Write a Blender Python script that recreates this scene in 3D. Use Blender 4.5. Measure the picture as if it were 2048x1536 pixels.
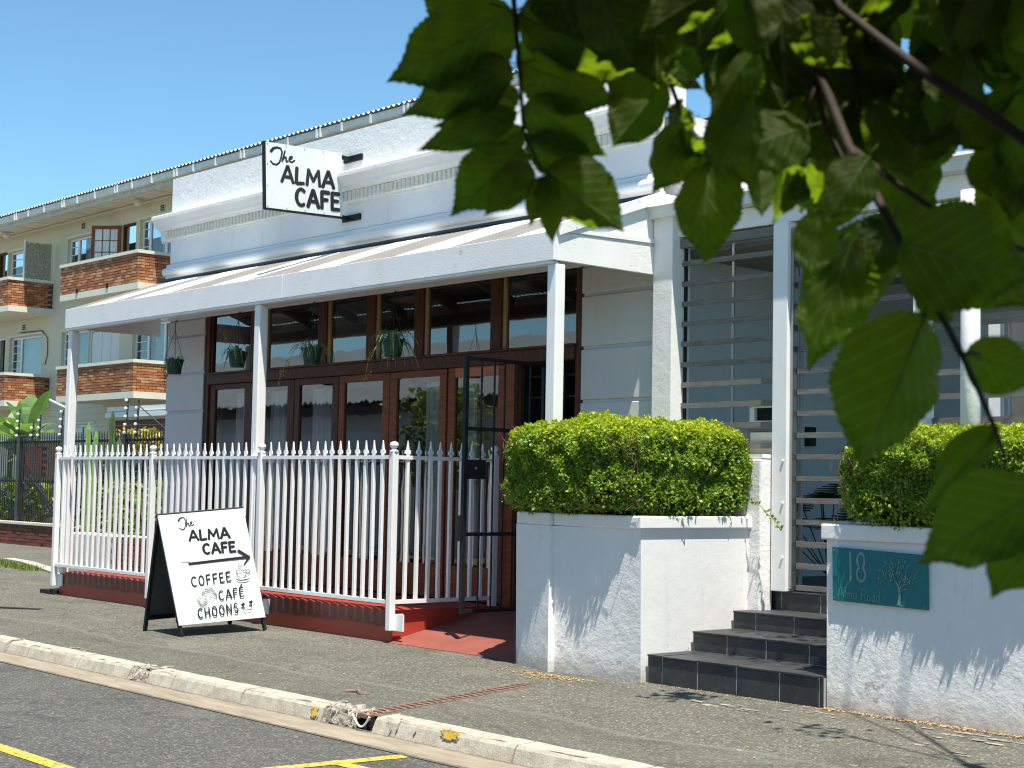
import bpy, bmesh, math, random
import numpy as np
from mathutils import Matrix, Vector
rnd = random.Random(7)
for o in list(bpy.data.objects): bpy.data.objects.remove(o)
scene = bpy.context.scene
COL = scene.collection
# ------------------------------------------------------------------ camera
cam = bpy.data.cameras.new("camera"); camo = bpy.data.objects.new("camera", cam); COL.objects.link(camo)
camo.matrix_world = Matrix(((0.662366, 0.036989, 0.748267, 0.0), (0.748932, -0.058396, -0.660069, -9.0),
                            (0.019280, 0.997608, -0.066382, 1.485), (0, 0, 0, 1)))
cam.sensor_width = 36.0; cam.lens = 54.82; cam.clip_start = 0.05; cam.clip_end = 600
cam.dof.use_dof = True; cam.dof.focus_distance = 14.0; cam.dof.aperture_fstop = 17.0
scene.camera = camo
# ------------------------------------------------------------------ world, sun, exposure
SUN = Vector((0.33, -0.15, 1.0)).normalized()
world = bpy.data.worlds.new("World"); scene.world = world; world.use_nodes = True
nt = world.node_tree; nt.nodes.clear()
sky = nt.nodes.new("ShaderNodeTexSky"); sky.sky_type = 'NISHITA'; sky.sun_disc = False
sky.sun_elevation = math.asin(SUN.z); sky.sun_rotation = math.atan2(SUN.x, SUN.y)
sky.air_density = 0.72; sky.dust_density = 0.0; sky.ozone_density = 0.7; sky.altitude = 0
bg = nt.nodes.new("ShaderNodeBackground"); bg.inputs[1].default_value = 0.118
out = nt.nodes.new("ShaderNodeOutputWorld")
tint = nt.nodes.new("ShaderNodeMix"); tint.data_type = 'RGBA'; tint.blend_type = 'MULTIPLY'; tint.inputs[0].default_value = 1.0
tint.inputs[7].default_value = (0.74, 1.02, 1.0, 1)          # one even white-balance gain over the whole sky
nt.links.new(sky.outputs[0], tint.inputs[6]); nt.links.new(tint.outputs[2], bg.inputs[0]); nt.links.new(bg.outputs[0], out.inputs[0])
sl = bpy.data.lights.new("sun", 'SUN'); sl.energy = 5.0; sl.angle = math.radians(0.5); sl.color = (1.0, 0.94, 0.83)
so = bpy.data.objects.new("sun", sl); COL.objects.link(so); so.rotation_euler = SUN.to_track_quat('Z', 'Y').to_euler()
scene.view_settings.view_transform = 'Standard'; scene.view_settings.look = 'None'
scene.view_settings.gamma = 1.0; scene.view_settings.use_curve_mapping = False
scene.view_settings.exposure = 0.80
scene.cycles.filter_width = 1.15; scene.cycles.max_bounces = 8; scene.cycles.transparent_max_bounces = 16
# ------------------------------------------------------------------ object helpers
def tag(o, label=None, cat=None, group=None, kind=None):
    if label: o["label"] = label
    if cat: o["category"] = cat
    if group: o["group"] = group
    if kind: o["kind"] = kind
    return o
def thing(name, label, cat, loc=(0, 0, 0), group=None):
    o = bpy.data.objects.new(name, None); COL.objects.link(o); o.location = loc; o.empty_display_size = 0.2
    return tag(o, label, cat, group)
def link(o, parent):
    COL.objects.link(o)
    if parent is not None:
        o.parent = parent
        if parent.type == 'EMPTY': o.matrix_parent_inverse = Matrix.Translation(-Vector(parent.location))
    return o
def inst(name, me, parent, loc=(0, 0, 0), rot=None, scale=None, mw=None, kind=None):
    o = bpy.data.objects.new(name, me)
    if mw is not None: o.matrix_basis = mw
    else:
        o.location = loc
        if rot is not None: o.rotation_euler = rot
        if scale is not None: o.scale = scale
    link(o, parent)
    if kind: o["kind"] = kind
    return o
class MB:
    def __init__(s): s.v = []; s.f = []; s.mi = []
    def quad(s, a, b, c, d, m=0):
        n = len(s.v); s.v += [a, b, c, d]; s.f.append((n, n + 1, n + 2, n + 3)); s.mi.append(m); return s
    def poly(s, pts, m=0):
        n = len(s.v); s.v += list(pts); s.f.append(tuple(range(n, n + len(pts)))); s.mi.append(m); return s
    def hexa(s, p, m=0):   # 8 points: bottom 0-3 ccw, top 4-7
        n = len(s.v); s.v += [tuple(q) for q in p]
        for f in ((3, 2, 1, 0), (4, 5, 6, 7), (0, 1, 5, 4), (1, 2, 6, 5), (2, 3, 7, 6), (3, 0, 4, 7)):
            s.f.append(tuple(n + i for i in f)); s.mi.append(m)
        return s
    def box(s, x0, x1, y0, y1, z0, z1, m=0):
        return s.hexa([(x0, y0, z0), (x1, y0, z0), (x1, y1, z0), (x0, y1, z0), (x0, y0, z1), (x1, y0, z1), (x1, y1, z1), (x0, y1, z1)], m)
    def bar(s, a, b, w, h, up=(0, 0, 1), m=0):   # rectangular bar from a to b
        a = Vector(a); b = Vector(b); d = (b - a).normalized(); u = Vector(up)
        if abs(d.dot(u)) > .98: u = Vector((0, 1, 0))
        r = d.cross(u).normalized(); u = r.cross(d)
        r = r * w / 2; u = u * h / 2
        return s.hexa([a - r - u, b - r - u, b + r - u, a + r - u, a - r + u, b - r + u, b + r + u, a + r + u], m)
    def prism(s, prof, x0, x1, m=0, axis='x'):   # profile in the plane across the axis, extruded; closed
        n = len(s.v); k = len(prof)
        def P(t, p): return (t, p[0], p[1]) if axis == 'x' else ((p[0], t, p[1]) if axis == 'y' else (p[0], p[1], t))
        for t in (x0, x1): s.v += [P(t, p) for p in prof]
        for i in range(k):
            j = (i + 1) % k; s.f.append((n + i, n + j, n + k + j, n + k + i)); s.mi.append(m)
        s.f.append(tuple(n + i for i in range(k))[::-1]); s.mi.append(m)
        s.f.append(tuple(n + k + i for i in range(k))); s.mi.append(m)
        return s
    def tube(s, pts, r, n=8, m=0, cap=True):
        pts = [Vector(p) for p in pts]; rs = r if isinstance(r, (list, tuple)) else [r] * len(pts)
        b0 = len(s.v); prev = None
        for i, p in enumerate(pts):
            d = (pts[min(i + 1, len(pts) - 1)] - pts[max(i - 1, 0)]).normalized()
            u = prev if prev is not None else (Vector((0, 0, 1)) if abs(d.z) < .9 else Vector((1, 0, 0)))
            a = d.cross(u)
            if a.length < 1e-6: a = d.cross(Vector((0.3, 1, 0.2)))
            a.normalize(); b = a.cross(d); prev = b
            for k in range(n):
                t = 2 * math.pi * k / n; s.v.append(tuple(p + (a * math.cos(t) + b * math.sin(t)) * rs[i]))
        for i in range(len(pts) - 1):
            for k in range(n):
                k2 = (k + 1) % n
                s.f.append((b0 + i * n + k, b0 + i * n + k2, b0 + (i + 1) * n + k2, b0 + (i + 1) * n + k)); s.mi.append(m)
        if cap:
            s.f.append(tuple(b0 + k for k in range(n))[::-1]); s.mi.append(m)
            e = b0 + (len(pts) - 1) * n; s.f.append(tuple(e + k for k in range(n))); s.mi.append(m)
        return s
    def lathe(s, c, prof, n=12, m=0):   # prof [(r,z)] round vertical axis at c
        b0 = len(s.v)
        for r, z in prof:
            for k in range(n):
                t = 2 * math.pi * k / n; s.v.append((c[0] + r * math.cos(t), c[1] + r * math.sin(t), c[2] + z))
        for i in range(len(prof) - 1):
            for k in range(n):
                k2 = (k + 1) % n
                s.f.append((b0 + i * n + k, b0 + i * n + k2, b0 + (i + 1) * n + k2, b0 + (i + 1) * n + k)); s.mi.append(m)
        s.f.append(tuple(b0 + k for k in range(n))[::-1]); s.mi.append(m)
        e = b0 + (len(prof) - 1) * n; s.f.append(tuple(e + k for k in range(n))); s.mi.append(m)
        return s
    def mesh(s, name, mats, smooth=False):
        me = bpy.data.meshes.new(name); me.from_pydata([tuple(v) for v in s.v], [], s.f)
        mats = mats if isinstance(mats, (list, tuple)) else [mats]
        for mm in mats: me.materials.append(mm)
        if len(mats) > 1: me.polygons.foreach_set("material_index", s.mi)
        if smooth: me.polygons.foreach_set("use_smooth", [True] * len(me.polygons))
        me.update(); return me
    def build(s, name, mats, parent=None, smooth=False, kind=None, bevel=0):
        o = bpy.data.objects.new(name, s.mesh(name, mats, smooth)); link(o, parent)
        if kind: o["kind"] = kind
        if bevel:
            b = o.modifiers.new("bevel", 'BEVEL'); b.width = bevel; b.segments = 2; b.limit_method = 'ANGLE'; b.angle_limit = 0.6
        return o
# ------------------------------------------------------------------ materials
def nodes(name):
    m = bpy.data.materials.new(name); m.use_nodes = True; t = m.node_tree
    b = t.nodes["Principled BSDF"]; return m, t, b
def rgb(c): return (c[0], c[1], c[2], 1)
def pos(t, scale=(1, 1, 1)):
    g = t.nodes.new("ShaderNodeNewGeometry"); mp = t.nodes.new("ShaderNodeMapping"); mp.inputs[3].default_value = scale
    t.links.new(g.outputs["Position"], mp.inputs[0]); return mp.outputs[0]
def noise(t, vec, scale, detail=4, rough=.6):
    n = t.nodes.new("ShaderNodeTexNoise"); n.inputs["Scale"].default_value = scale; n.inputs["Detail"].default_value = detail
    n.inputs["Roughness"].default_value = rough; t.links.new(vec, n.inputs["Vector"]); return n.outputs[0]
def ramp(t, fac, stops):
    r = t.nodes.new("ShaderNodeValToRGB"); e = r.color_ramp.elements
    while len(e) < len(stops): e.new(.5)
    for k, (p, c) in enumerate(stops): e[k].position = p; e[k].color = rgb(c)
    t.links.new(fac, r.inputs[0]); return r.outputs[0]
def mixc(t, fac, a, b, mode='MIX'):
    m = t.nodes.new("ShaderNodeMix"); m.data_type = 'RGBA'; m.blend_type = mode
    for i, x in ((0, fac), (6, a), (7, b)):
        if hasattr(x, "links"): t.links.new(x, m.inputs[i])
        else: m.inputs[i].default_value = x if i == 0 else rgb(x)
    return m.outputs[2]
def math_(t, op, a, b=0.0):
    m = t.nodes.new("ShaderNodeMath"); m.operation = op
    for i, x in ((0, a), (1, b)):
        if hasattr(x, "links"): t.links.new(x, m.inputs[i])
        else: m.inputs[i].default_value = x
    return m.outputs[0]
def bump(t, b, h, strength, dist=.01):
    n = t.nodes.new("ShaderNodeBump"); n.inputs["Strength"].default_value = strength; n.inputs["Distance"].default_value = dist
    t.links.new(h, n.inputs["Height"]); t.links.new(n.outputs[0], b.inputs["Normal"])
def pm(name, c1, c2=None, scale=6, rough=.6, bstr=0, bscale=60, bdist=.004, stretch=(1, 1, 1), metal=0, spec=.5, detail=5, lo=.35, hi=.65):
    m, t, b = nodes(name)
    b.inputs["Roughness"].default_value = rough; b.inputs["Metallic"].default_value = metal; b.inputs["Specular IOR Level"].default_value = spec
    v = pos(t, stretch)
    if c2 is None: b.inputs["Base Color"].default_value = rgb(c1)
    else: t.links.new(ramp(t, noise(t, v, scale, detail), [(lo, c1), (hi, c2)]), b.inputs["Base Color"])
    if bstr: bump(t, b, noise(t, v, bscale, 5, .65), bstr, bdist)
    return m
def stucco(name, base, dirt, bstr, bscale, dist, lowdirt=None):
    m, t, b = nodes(name); v = pos(t); b.inputs["Roughness"].default_value = .75; b.inputs["Specular IOR Level"].default_value = .25
    c = ramp(t, noise(t, v, 1.7, 7, .7), [(.3, base), (.72, [x * .93 for x in base])])
    streak = noise(t, pos(t, (5, 5, .5)), 2.2, 6, .7)
    c = mixc(t, ramp(t, streak, [(.57, (0, 0, 0)), (.84, (.5, .5, .5))]), c, dirt)
    if lowdirt:
        pe = ramp(t, noise(t, v, 6.5, 6, .65), [(.60, (0, 0, 0)), (.635, (1, 1, 1))])
        g = t.nodes.new("ShaderNodeNewGeometry"); sx = t.nodes.new("ShaderNodeSeparateXYZ"); t.links.new(g.outputs["Position"], sx.inputs[0])
        h = math_(t, 'ADD', sx.outputs[2], math_(t, 'MULTIPLY', noise(t, v, 9, 5), .25))
        c = mixc(t, ramp(t, h, [(.12, (.75, .75, .75)), (.30, (0, 0, 0))]), c, lowdirt)
        c = mixc(t, mixc(t, 1.0, pe, ramp(t, sx.outputs[2], [(.16, (.6, .6, .6)), (.42, (0, 0, 0))]), 'MULTIPLY'), c, (.26, .24, .21))
    t.links.new(c, b.inputs["Base Color"])
    h1 = noise(t, v, bscale, 6, .7); h2 = noise(t, v, bscale * .22, 4, .6)
    bump(t, b, math_(t, 'ADD', h1, math_(t, 'MULTIPLY', h2, 2.0)), bstr, dist)
    return m
WHITE = (.80, .81, .82)
M = {}
M['stucco'] = stucco("white_stucco", (.82, .81, .79), (.45, .44, .42), .35, 40, .006)
M['stucco_rough'] = stucco("rough_white_stucco", (.83, .82, .80), (.5, .5, .48), .5, 34, .010, (.36, .33, .28))
M['stucco_smooth'] = stucco("brushed_white_stucco", (.84, .83, .81), (.55, .55, .52), .28, 22, .006, (.40, .36, .30))
M['pier'] = stucco("pier_plaster", (.66, .655, .65), (.45, .43, .40), .3, 40, .006)
def cracked_paint():
    m, t, b = nodes("white_painted_wood"); v = pos(t)
    c = ramp(t, noise(t, v, 2.2, 5), [(.3, (.80, .785, .76)), (.7, (.86, .85, .83))])
    gr = noise(t, pos(t, (1.3, 3.0, 30)), 2.2, 4, .6); crack = ramp(t, gr, [(.488, (0, 0, 0)), (.498, (1, 1, 1)), (.508, (0, 0, 0))])
    mask = ramp(t, noise(t, v, 2.6, 4, .6), [(.50, (0, 0, 0)), (.60, (1, 1, 1))]); k = mixc(t, 1.0, crack, mask, 'MULTIPLY')
    c = mixc(t, math_(t, 'MULTIPLY', k, .75), c, (.16, .15, .14))
    sp = ramp(t, noise(t, v, 9, 3, .5), [(.735, (0, 0, 0)), (.75, (1, 1, 1))]); c = mixc(t, math_(t, 'MULTIPLY', sp, .5), c, (.40, .38, .35))
    t.links.new(c, b.inputs["Base Color"]); b.inputs["Roughness"].default_value = .55
    bump(t, b, math_(t, 'SUBTRACT', noise(t, pos(t, (1, 5, 14)), 22, 4), math_(t, 'MULTIPLY', k, 1.5)), .5, .004); return m
M['wood_white'] = cracked_paint()
M['post_white'] = pm("white_post_paint", (.81, .80, .78), (.85, .845, .83), 4, .45, .25, 40, .002)
M['metal_white'] = pm("white_fence_paint", (.82, .815, .80), (.86, .855, .84), 9, .38, .15, 80, .001)
M['sheet_white'] = pm("white_roof_paint", (.80, .80, .79), (.84, .84, .83), 5, .5)
M['sheet_grey'] = pm("grey_roof_paint", (.165, .155, .145), (.20, .188, .175), 5, .6)
M['sheet_under'] = pm("sheet_underside", (.20, .18, .155), (.26, .235, .205), 3, .7)
M['brown'] = pm("dark_brown_wood", (.060, .021, .011), (.115, .040, .019), 5, .5, .25, 30, .002, (6, 6, .8), spec=.2)
M['brown_red'] = pm("red_brown_wood", (.16, .045, .018), (.26, .075, .027), 5, .5, .25, 30, .002, (.8, 6, 6), spec=.2)
M['orange_wood'] = pm("orange_brown_wood", (.36, .11, .025), (.48, .16, .04), 6, .5, .25, 30, .002, (.8, 6, 6))
M['lit_wood'] = pm("lit_reveal_wood", (.33, .21, .10), (.42, .28, .14), 6, .5, .2, 30, .002, (6, 6, .8))  # lighter wood tone paints the light caught on the transom frame edges
M['black'] = pm("black_painted_steel", (.008, .009, .010), (.015, .017, .018), 12, .5, .1, 60, .001, spec=.25)
M['black_fence'] = pm("black_fence_paint", (.014, .016, .017), (.03, .032, .032), 9, .45)
M['steel'] = pm("grey_steel", (.35, .35, .34), None, rough=.35, metal=1)
def glass(name, tint=(1, 1, 1), refl=1.0):
    m = bpy.data.materials.new(name); m.use_nodes = True; t = m.node_tree; t.nodes.clear()
    tr = t.nodes.new("ShaderNodeBsdfTransparent"); tr.inputs[0].default_value = rgb(tint)
    gl = t.nodes.new("ShaderNodeBsdfGlossy"); gl.inputs["Roughness"].default_value = .015
    fr = t.nodes.new("ShaderNodeFresnel"); fr.inputs[0].default_value = 1.75
    nn = noise(t, pos(t), 1.6, 2); bp = t.nodes.new("ShaderNodeBump"); bp.inputs["Strength"].default_value = .06; bp.inputs["Distance"].default_value = .02
    t.links.new(nn, bp.inputs["Height"]); t.links.new(bp.outputs[0], gl.inputs["Normal"])
    mx = t.nodes.new("ShaderNodeMixShader"); o = t.nodes.new("ShaderNodeOutputMaterial")
    t.links.new(math_(t, 'MULTIPLY', fr.outputs[0], refl), mx.inputs[0]); t.links.new(tr.outputs[0], mx.inputs[1]); t.links.new(gl.outputs[0], mx.inputs[2]); t.links.new(mx.outputs[0], o.inputs[0])
    return m
M['glass'] = glass("window_glass", (.84, .87, .87), 2.3)
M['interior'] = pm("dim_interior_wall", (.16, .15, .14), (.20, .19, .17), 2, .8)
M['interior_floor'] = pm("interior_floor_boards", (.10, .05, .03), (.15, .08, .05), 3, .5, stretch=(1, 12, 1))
M['curtain'] = pm("pale_curtain_cloth", (.78, .70, .70), (.86, .82, .82), 7, .9, stretch=(8, 8, .4))
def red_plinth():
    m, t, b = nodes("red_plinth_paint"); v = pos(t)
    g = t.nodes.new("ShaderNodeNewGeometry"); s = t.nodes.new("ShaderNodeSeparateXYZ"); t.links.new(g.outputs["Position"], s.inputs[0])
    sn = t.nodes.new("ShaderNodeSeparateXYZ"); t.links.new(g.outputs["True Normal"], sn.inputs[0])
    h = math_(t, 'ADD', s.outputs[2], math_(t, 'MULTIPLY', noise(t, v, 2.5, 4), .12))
    front_tone = ramp(t, h, [(.185, (.38, .045, .022)), (.215, (.115, .020, .015))])  # front face: brighter red low down, darker brown-red above
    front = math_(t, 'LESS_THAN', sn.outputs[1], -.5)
    c = mixc(t, front, (.40, .05, .03), front_tone)
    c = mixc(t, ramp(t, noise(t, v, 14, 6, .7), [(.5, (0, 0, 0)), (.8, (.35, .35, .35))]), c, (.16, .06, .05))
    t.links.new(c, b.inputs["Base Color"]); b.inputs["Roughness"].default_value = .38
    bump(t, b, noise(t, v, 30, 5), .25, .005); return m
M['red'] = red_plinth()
M['ramp'] = pm("faded_red_concrete", (.27, .078, .055), (.21, .058, .042), 3, .7, .3, 60, .003)
def slate():
    m, t, b = nodes("black_slate"); v = pos(t); oi = t.nodes.new("ShaderNodeObjectInfo")
    c = ramp(t, noise(t, v, 5, 7, .7), [(.3, (.018, .021, .024)), (.6, (.038, .042, .045)), (.85, (.11, .115, .115))])
    br = math_(t, 'ADD', .75, math_(t, 'MULTIPLY', oi.outputs["Random"], .6)); sc = t.nodes.new("ShaderNodeVectorMath"); sc.operation = 'SCALE'
    t.links.new(c, sc.inputs[0]); t.links.new(br, sc.inputs[3]); t.links.new(sc.outputs[0], b.inputs["Base Color"])
    b.inputs["Roughness"].default_value = .5; bump(t, b, noise(t, v, 18, 7, .7), .45, .008); return m
M['slate'] = slate()
M['grout'] = pm("pale_grout", (.40, .39, .37), (.30, .29, .28), 9, .9)
def asphalt(name, base, speck, seams):
    m, t, b = nodes(name); v = pos(t)
    big = ramp(t, noise(t, v, .55, 5, .6), [(.3, [x * .86 for x in base]), (.7, [x * 1.12 for x in base])])
    mid = noise(t, v, 7, 6, .65)
    c = mixc(t, ramp(t, mid, [(.35, (0, 0, 0)), (.75, (.32, .32, .32))]), big, [x * 1.5 for x in base])
    vo = t.nodes.new("ShaderNodeTexVoronoi"); vo.inputs["Scale"].default_value = 80; t.links.new(v, vo.inputs["Vector"])
    cs = t.nodes.new("ShaderNodeSeparateColor"); t.links.new(vo.outputs["Color"], cs.inputs[0])
    c = mixc(t, math_(t, 'MULTIPLY', math_(t, 'GREATER_THAN', cs.outputs[0], .82), .65), c, speck)
    c = mixc(t, math_(t, 'MULTIPLY', math_(t, 'LESS_THAN', cs.outputs[1], .25), .55), c, [x * .35 for x in base])
    # patches of wear, oil and dust
    pw = noise(t, pos(t, (.8, 1.6, 1)), 1.1, 6, .62)
    c = mixc(t, ramp(t, pw, [(.30, (.55, .55, .55)), (.46, (0, 0, 0))]), c, [x * .55 for x in base])
    c = mixc(t, ramp(t, pw, [(.56, (0, 0, 0)), (.74, (.45, .45, .45))]), c, [x * 1.9 for x in base])
    cr = t.nodes.new("ShaderNodeTexVoronoi"); cr.feature = 'DISTANCE_TO_EDGE'; cr.inputs["Scale"].default_value = .27
    dv_ = t.nodes.new("ShaderNodeVectorMath"); dv_.operation = 'ADD'; nz_ = t.nodes.new("ShaderNodeTexNoise"); nz_.inputs["Scale"].default_value = 2.5; nz_.inputs["Detail"].default_value = 5
    t.links.new(v, nz_.inputs["Vector"]); sc_ = t.nodes.new("ShaderNodeVectorMath"); sc_.operation = 'SCALE'; sc_.inputs[3].default_value = .5
    t.links.new(nz_.outputs["Color"], sc_.inputs[0]); t.links.new(v, dv_.inputs[0]); t.links.new(sc_.outputs[0], dv_.inputs[1]); t.links.new(dv_.outputs[0], cr.inputs["Vector"])
    c = mixc(t, ramp(t, cr.outputs[0], [(.003, (.30, .30, .30)), (.008, (0, 0, 0))]), c, [x * .3 for x in base])
    if seams:
        s = t.nodes.new("ShaderNodeSeparateXYZ"); g = t.nodes.new("ShaderNodeNewGeometry"); t.links.new(g.outputs["Position"], s.inputs[0])
        wob = math_(t, 'MULTIPLY', math_(t, 'SUBTRACT', noise(t, pos(t, (.35, 0, 0)), 1.0, 3), .5), .9)
        y = math_(t, 'ADD', math_(t, 'ADD', s.outputs[1], 1.78), wob)
        line = ramp(t, math_(t, 'ABSOLUTE', y), [(.012, (.5, .5, .5)), (.05, (0, 0, 0))])
        c = mixc(t, line, c, [x * 1.75 for x in base])
        c = mixc(t, math_(t, 'MULTIPLY', math_(t, 'LESS_THAN', y, 0), .22), c, [x * .78 for x in base])
        # pale lichen and droppings
        sp = noise(t, pos(t, (1.0, 1.8, 1)), 5.5, 3, .5)
        c = mixc(t, ramp(t, sp, [(.735, (0, 0, 0)), (.76, (.75, .75, .75))]), c, (.40, .38, .33))
    t.links.new(c, b.inputs["Base Color"]); b.inputs["Roughness"].default_value = .85; b.inputs["Specular IOR Level"].default_value = .3
    h = math_(t, 'ADD', noise(t, v, 130, 3), math_(t, 'MULTIPLY', vo.outputs["Distance"], -.8)); bump(t, b, h, .75, .008)
    return m
M['pavement'] = asphalt("pavement_asphalt", (.114, .111, .089), (.30, .29, .245), True)
M['road'] = asphalt("road_asphalt", (.088, .086, .078), (.24, .235, .21), False)
M['gutter'] = pm("gutter_concrete", (.22, .185, .135), (.33, .28, .21), 5, .85, .4, 90, .004)
def gutter_mat():
    m, t, b = nodes("dusty_gutter_concrete"); v = pos(t); g = t.nodes.new("ShaderNodeNewGeometry"); s = t.nodes.new("ShaderNodeSeparateXYZ"); t.links.new(g.outputs["Position"], s.inputs[0])
    c = ramp(t, noise(t, pos(t, (.7, 3, 1)), 3.0, 6, .65), [(.3, (.20, .165, .12)), (.55, (.29, .245, .18)), (.8, (.37, .32, .25))])
    n2 = noise(t, v, 11, 5, .7)
    e1 = math_(t, 'ADD', math_(t, 'ADD', s.outputs[1], 2.765), math_(t, 'MULTIPLY', math_(t, 'SUBTRACT', n2, .5), .11))
    c = mixc(t, ramp(t, e1, [(.0, (0, 0, 0)), (.035, (.75, .75, .75))]), c, (.075, .06, .045))
    e2 = math_(t, 'ADD', math_(t, 'MULTIPLY', math_(t, 'ADD', s.outputs[1], 3.03), -1.0), math_(t, 'MULTIPLY', math_(t, 'SUBTRACT', n2, .5), .08))
    c = mixc(t, ramp(t, e2, [(.0, (0, 0, 0)), (.02, (.8, .8, .8))]), c, (.075, .073, .07))
    c = mixc(t, ramp(t, noise(t, v, 60, 3), [(.60, (0, 0, 0)), (.7, (.5, .5, .5))]), c, (.12, .10, .08))
    t.links.new(c, b.inputs["Base Color"]); b.inputs["Roughness"].default_value = .9; bump(t, b, noise(t, v, 90, 5), .5, .006); return m
M['gutter'] = gutter_mat()
M['kerb'] = pm("kerb_concrete", (.33, .30, .235), (.46, .43, .35), 12, .9, .7, 70, .008, detail=7)
M['kerb_rough'] = pm("broken_concrete", (.22, .19, .15), (.46, .42, .36), 22, .95, 1.0, 30, .03, lo=.42, hi=.58)
def yellow():
    m, t, b = nodes("worn_yellow_paint"); v = pos(t)
    c = ramp(t, noise(t, v, 26, 6, .75), [(.40, (.10, .09, .07)), (.46, (.50, .34, .06)), (.56, (.62, .42, .05)), (.75, (.68, .46, .06))])
    t.links.new(c, b.inputs["Base Color"]); b.inputs["Roughness"].default_value = .75; bump(t, b, noise(t, v, 120, 4), .6, .006); return m
M['yellow'] = yellow()
def brick(name, stops):
    m, t, b = nodes(name); oi = t.nodes.new("ShaderNodeObjectInfo"); g = t.nodes.new("ShaderNodeNewGeometry"); v = pos(t)
    f = math_(t, 'FRACT', math_(t, 'ADD', oi.outputs["Random"], g.outputs["Random Per Island"]))
    c = ramp(t, f, stops)
    c = mixc(t, ramp(t, noise(t, v, 24, 5, .7), [(.4, (0, 0, 0)), (.75, (.5, .5, .5))]), c, (.10, .05, .035))
    t.links.new(c, b.inputs["Base Color"]); b.inputs["Roughness"].default_value = .85; bump(t, b, noise(t, v, 60, 5), .4, .005); return m
M['brick'] = brick("orange_facebrick", [(0, (.36, .10, .035)), (.3, (.50, .17, .055)), (.55, (.28, .105, .06)), (.75, (.56, .26, .11)), (1, (.62, .36, .18))])
M['brick_dark'] = brick("red_klinker_brick", [(0, (.16, .042, .028)), (.5, (.25, .065, .04)), (1, (.10, .04, .035))])
M['mortar'] = pm("dark_mortar", (.06, .04, .03), (.10, .07, .055), 20, .95)
M['cream'] = stucco("cream_plaster", (.64, .59, .45), (.42, .38, .29), .2, 40, .005)
M['cream_trim'] = pm("cream_trim_paint", (.70, .66, .54), (.76, .72, .60), 3, .7, .2, 40, .004)
M['fibre'] = pm("weathered_fibre_cement", (.42, .41, .38), (.58, .56, .52), 3, .9, .3, 30, .005)
M['gutter_white'] = pm("chalky_gutter_paint", (.62, .61, .57), (.75, .74, .70), 5, .6, .3, 30, .004)
M['win_white'] = pm("white_window_frame", (.74, .75, .75), None, rough=.4)
M['window_glass_far'] = glass("far_window_glass", (.75, .80, .84), 1.6)
M['net'] = pm("pale_blue_net_curtain", (.50, .58, .62), (.72, .77, .78), 5, .9, stretch=(6, 6, .5))
M['slat'] = pm("weathered_grey_timber", (.105, .10, .09), (.24, .225, .20), 5, .85, .5, 40, .004, (1.2, 20, 20), lo=.3, hi=.7)
M['plaque'] = pm("teal_plaque_enamel", (.0, .14, .155), (.0, .16, .17), 8, .38)
M['engrave'] = pm("etched_grey_line", (.10, .24, .25), (.22, .33, .32), 60, .4)
M['ink'] = pm("black_sign_paint", (.012, .013, .015), None, rough=.45)
M['sign_white'] = pm("white_sign_board", (.64, .67, .66), (.68, .70, .69), 3, .4)
M['board_back'] = pm("dark_grey_board", (.055, .062, .062), (.07, .078, .078), 6, .6)
M['rust'] = pm("rusty_cast_iron", (.16, .085, .06), (.26, .16, .12), 25, .8, .5, 80, .004)
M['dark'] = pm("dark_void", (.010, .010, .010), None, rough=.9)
def leafmat(name, c1, c2, c3, trans, tf=.45, rough=.45):
    m = bpy.data.materials.new(name); m.use_nodes = True; t = m.node_tree; b = t.nodes["Principled BSDF"]; o = t.nodes["Material Output"]
    g = t.nodes.new("ShaderNodeNewGeometry"); oi = t.nodes.new("ShaderNodeObjectInfo")
    f = math_(t, 'FRACT', math_(t, 'ADD', oi.outputs["Random"], g.outputs["Random Per Island"]))
    t.links.new(ramp(t, f, [(0, c1), (.6, c2), (1, c3)]), b.inputs["Base Color"]); b.inputs["Roughness"].default_value = rough
    tr = t.nodes.new("ShaderNodeBsdfTranslucent"); tr.inputs[0].default_value = rgb(trans)
    mx = t.nodes.new("ShaderNodeMixShader"); mx.inputs[0].default_value = tf
    t.links.new(b.outputs[0], mx.inputs[1]); t.links.new(tr.outputs[0], mx.inputs[2]); t.links.new(mx.outputs[0], o.inputs[0]); return m
M['hedge'] = leafmat("hedge_leaf", (.06, .15, .012), (.15, .28, .022), (.42, .46, .07), (.30, .46, .02), .38, .5)
M['hedge_new'] = leafmat("hedge_new_growth", (.24, .38, .018), (.42, .52, .03), (.60, .58, .06), (.50, .58, .02), .40, .5)
M['twig'] = pm("dark_twig_bark", (.020, .011, .008), (.035, .02, .014), 60, .8)
M['hedge_twig'] = pm("hedge_twig_bark", (.10, .05, .03), (.18, .10, .06), 30, .9)
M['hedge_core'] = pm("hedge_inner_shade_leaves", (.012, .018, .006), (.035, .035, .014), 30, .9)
M['yellow_leaf'] = leafmat("golden_shrub_leaf", (.42, .34, .03), (.55, .44, .05), (.25, .28, .03), (.4, .35, .03), .35)
M['green_leaf'] = leafmat("garden_leaf", (.08, .16, .025), (.18, .26, .04), (.36, .36, .08), (.2, .3, .03), .35)
M['banana'] = leafmat("banana_leaf_green", (.08, .17, .05), (.14, .27, .08), (.24, .36, .10), (.22, .40, .06), .4, .4)
M['pot_leaf'] = leafmat("pot_plant_leaf", (.07, .14, .03), (.14, .22, .05), (.40, .44, .20), (.16, .28, .04), .35)
M['cactus'] = pm("cactus_skin", (.045, .085, .03), (.08, .13, .045), 10, .6)
M['cactus_light'] = pm("pale_cactus_skin", (.15, .27, .06), (.22, .34, .09), 10, .6)
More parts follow.
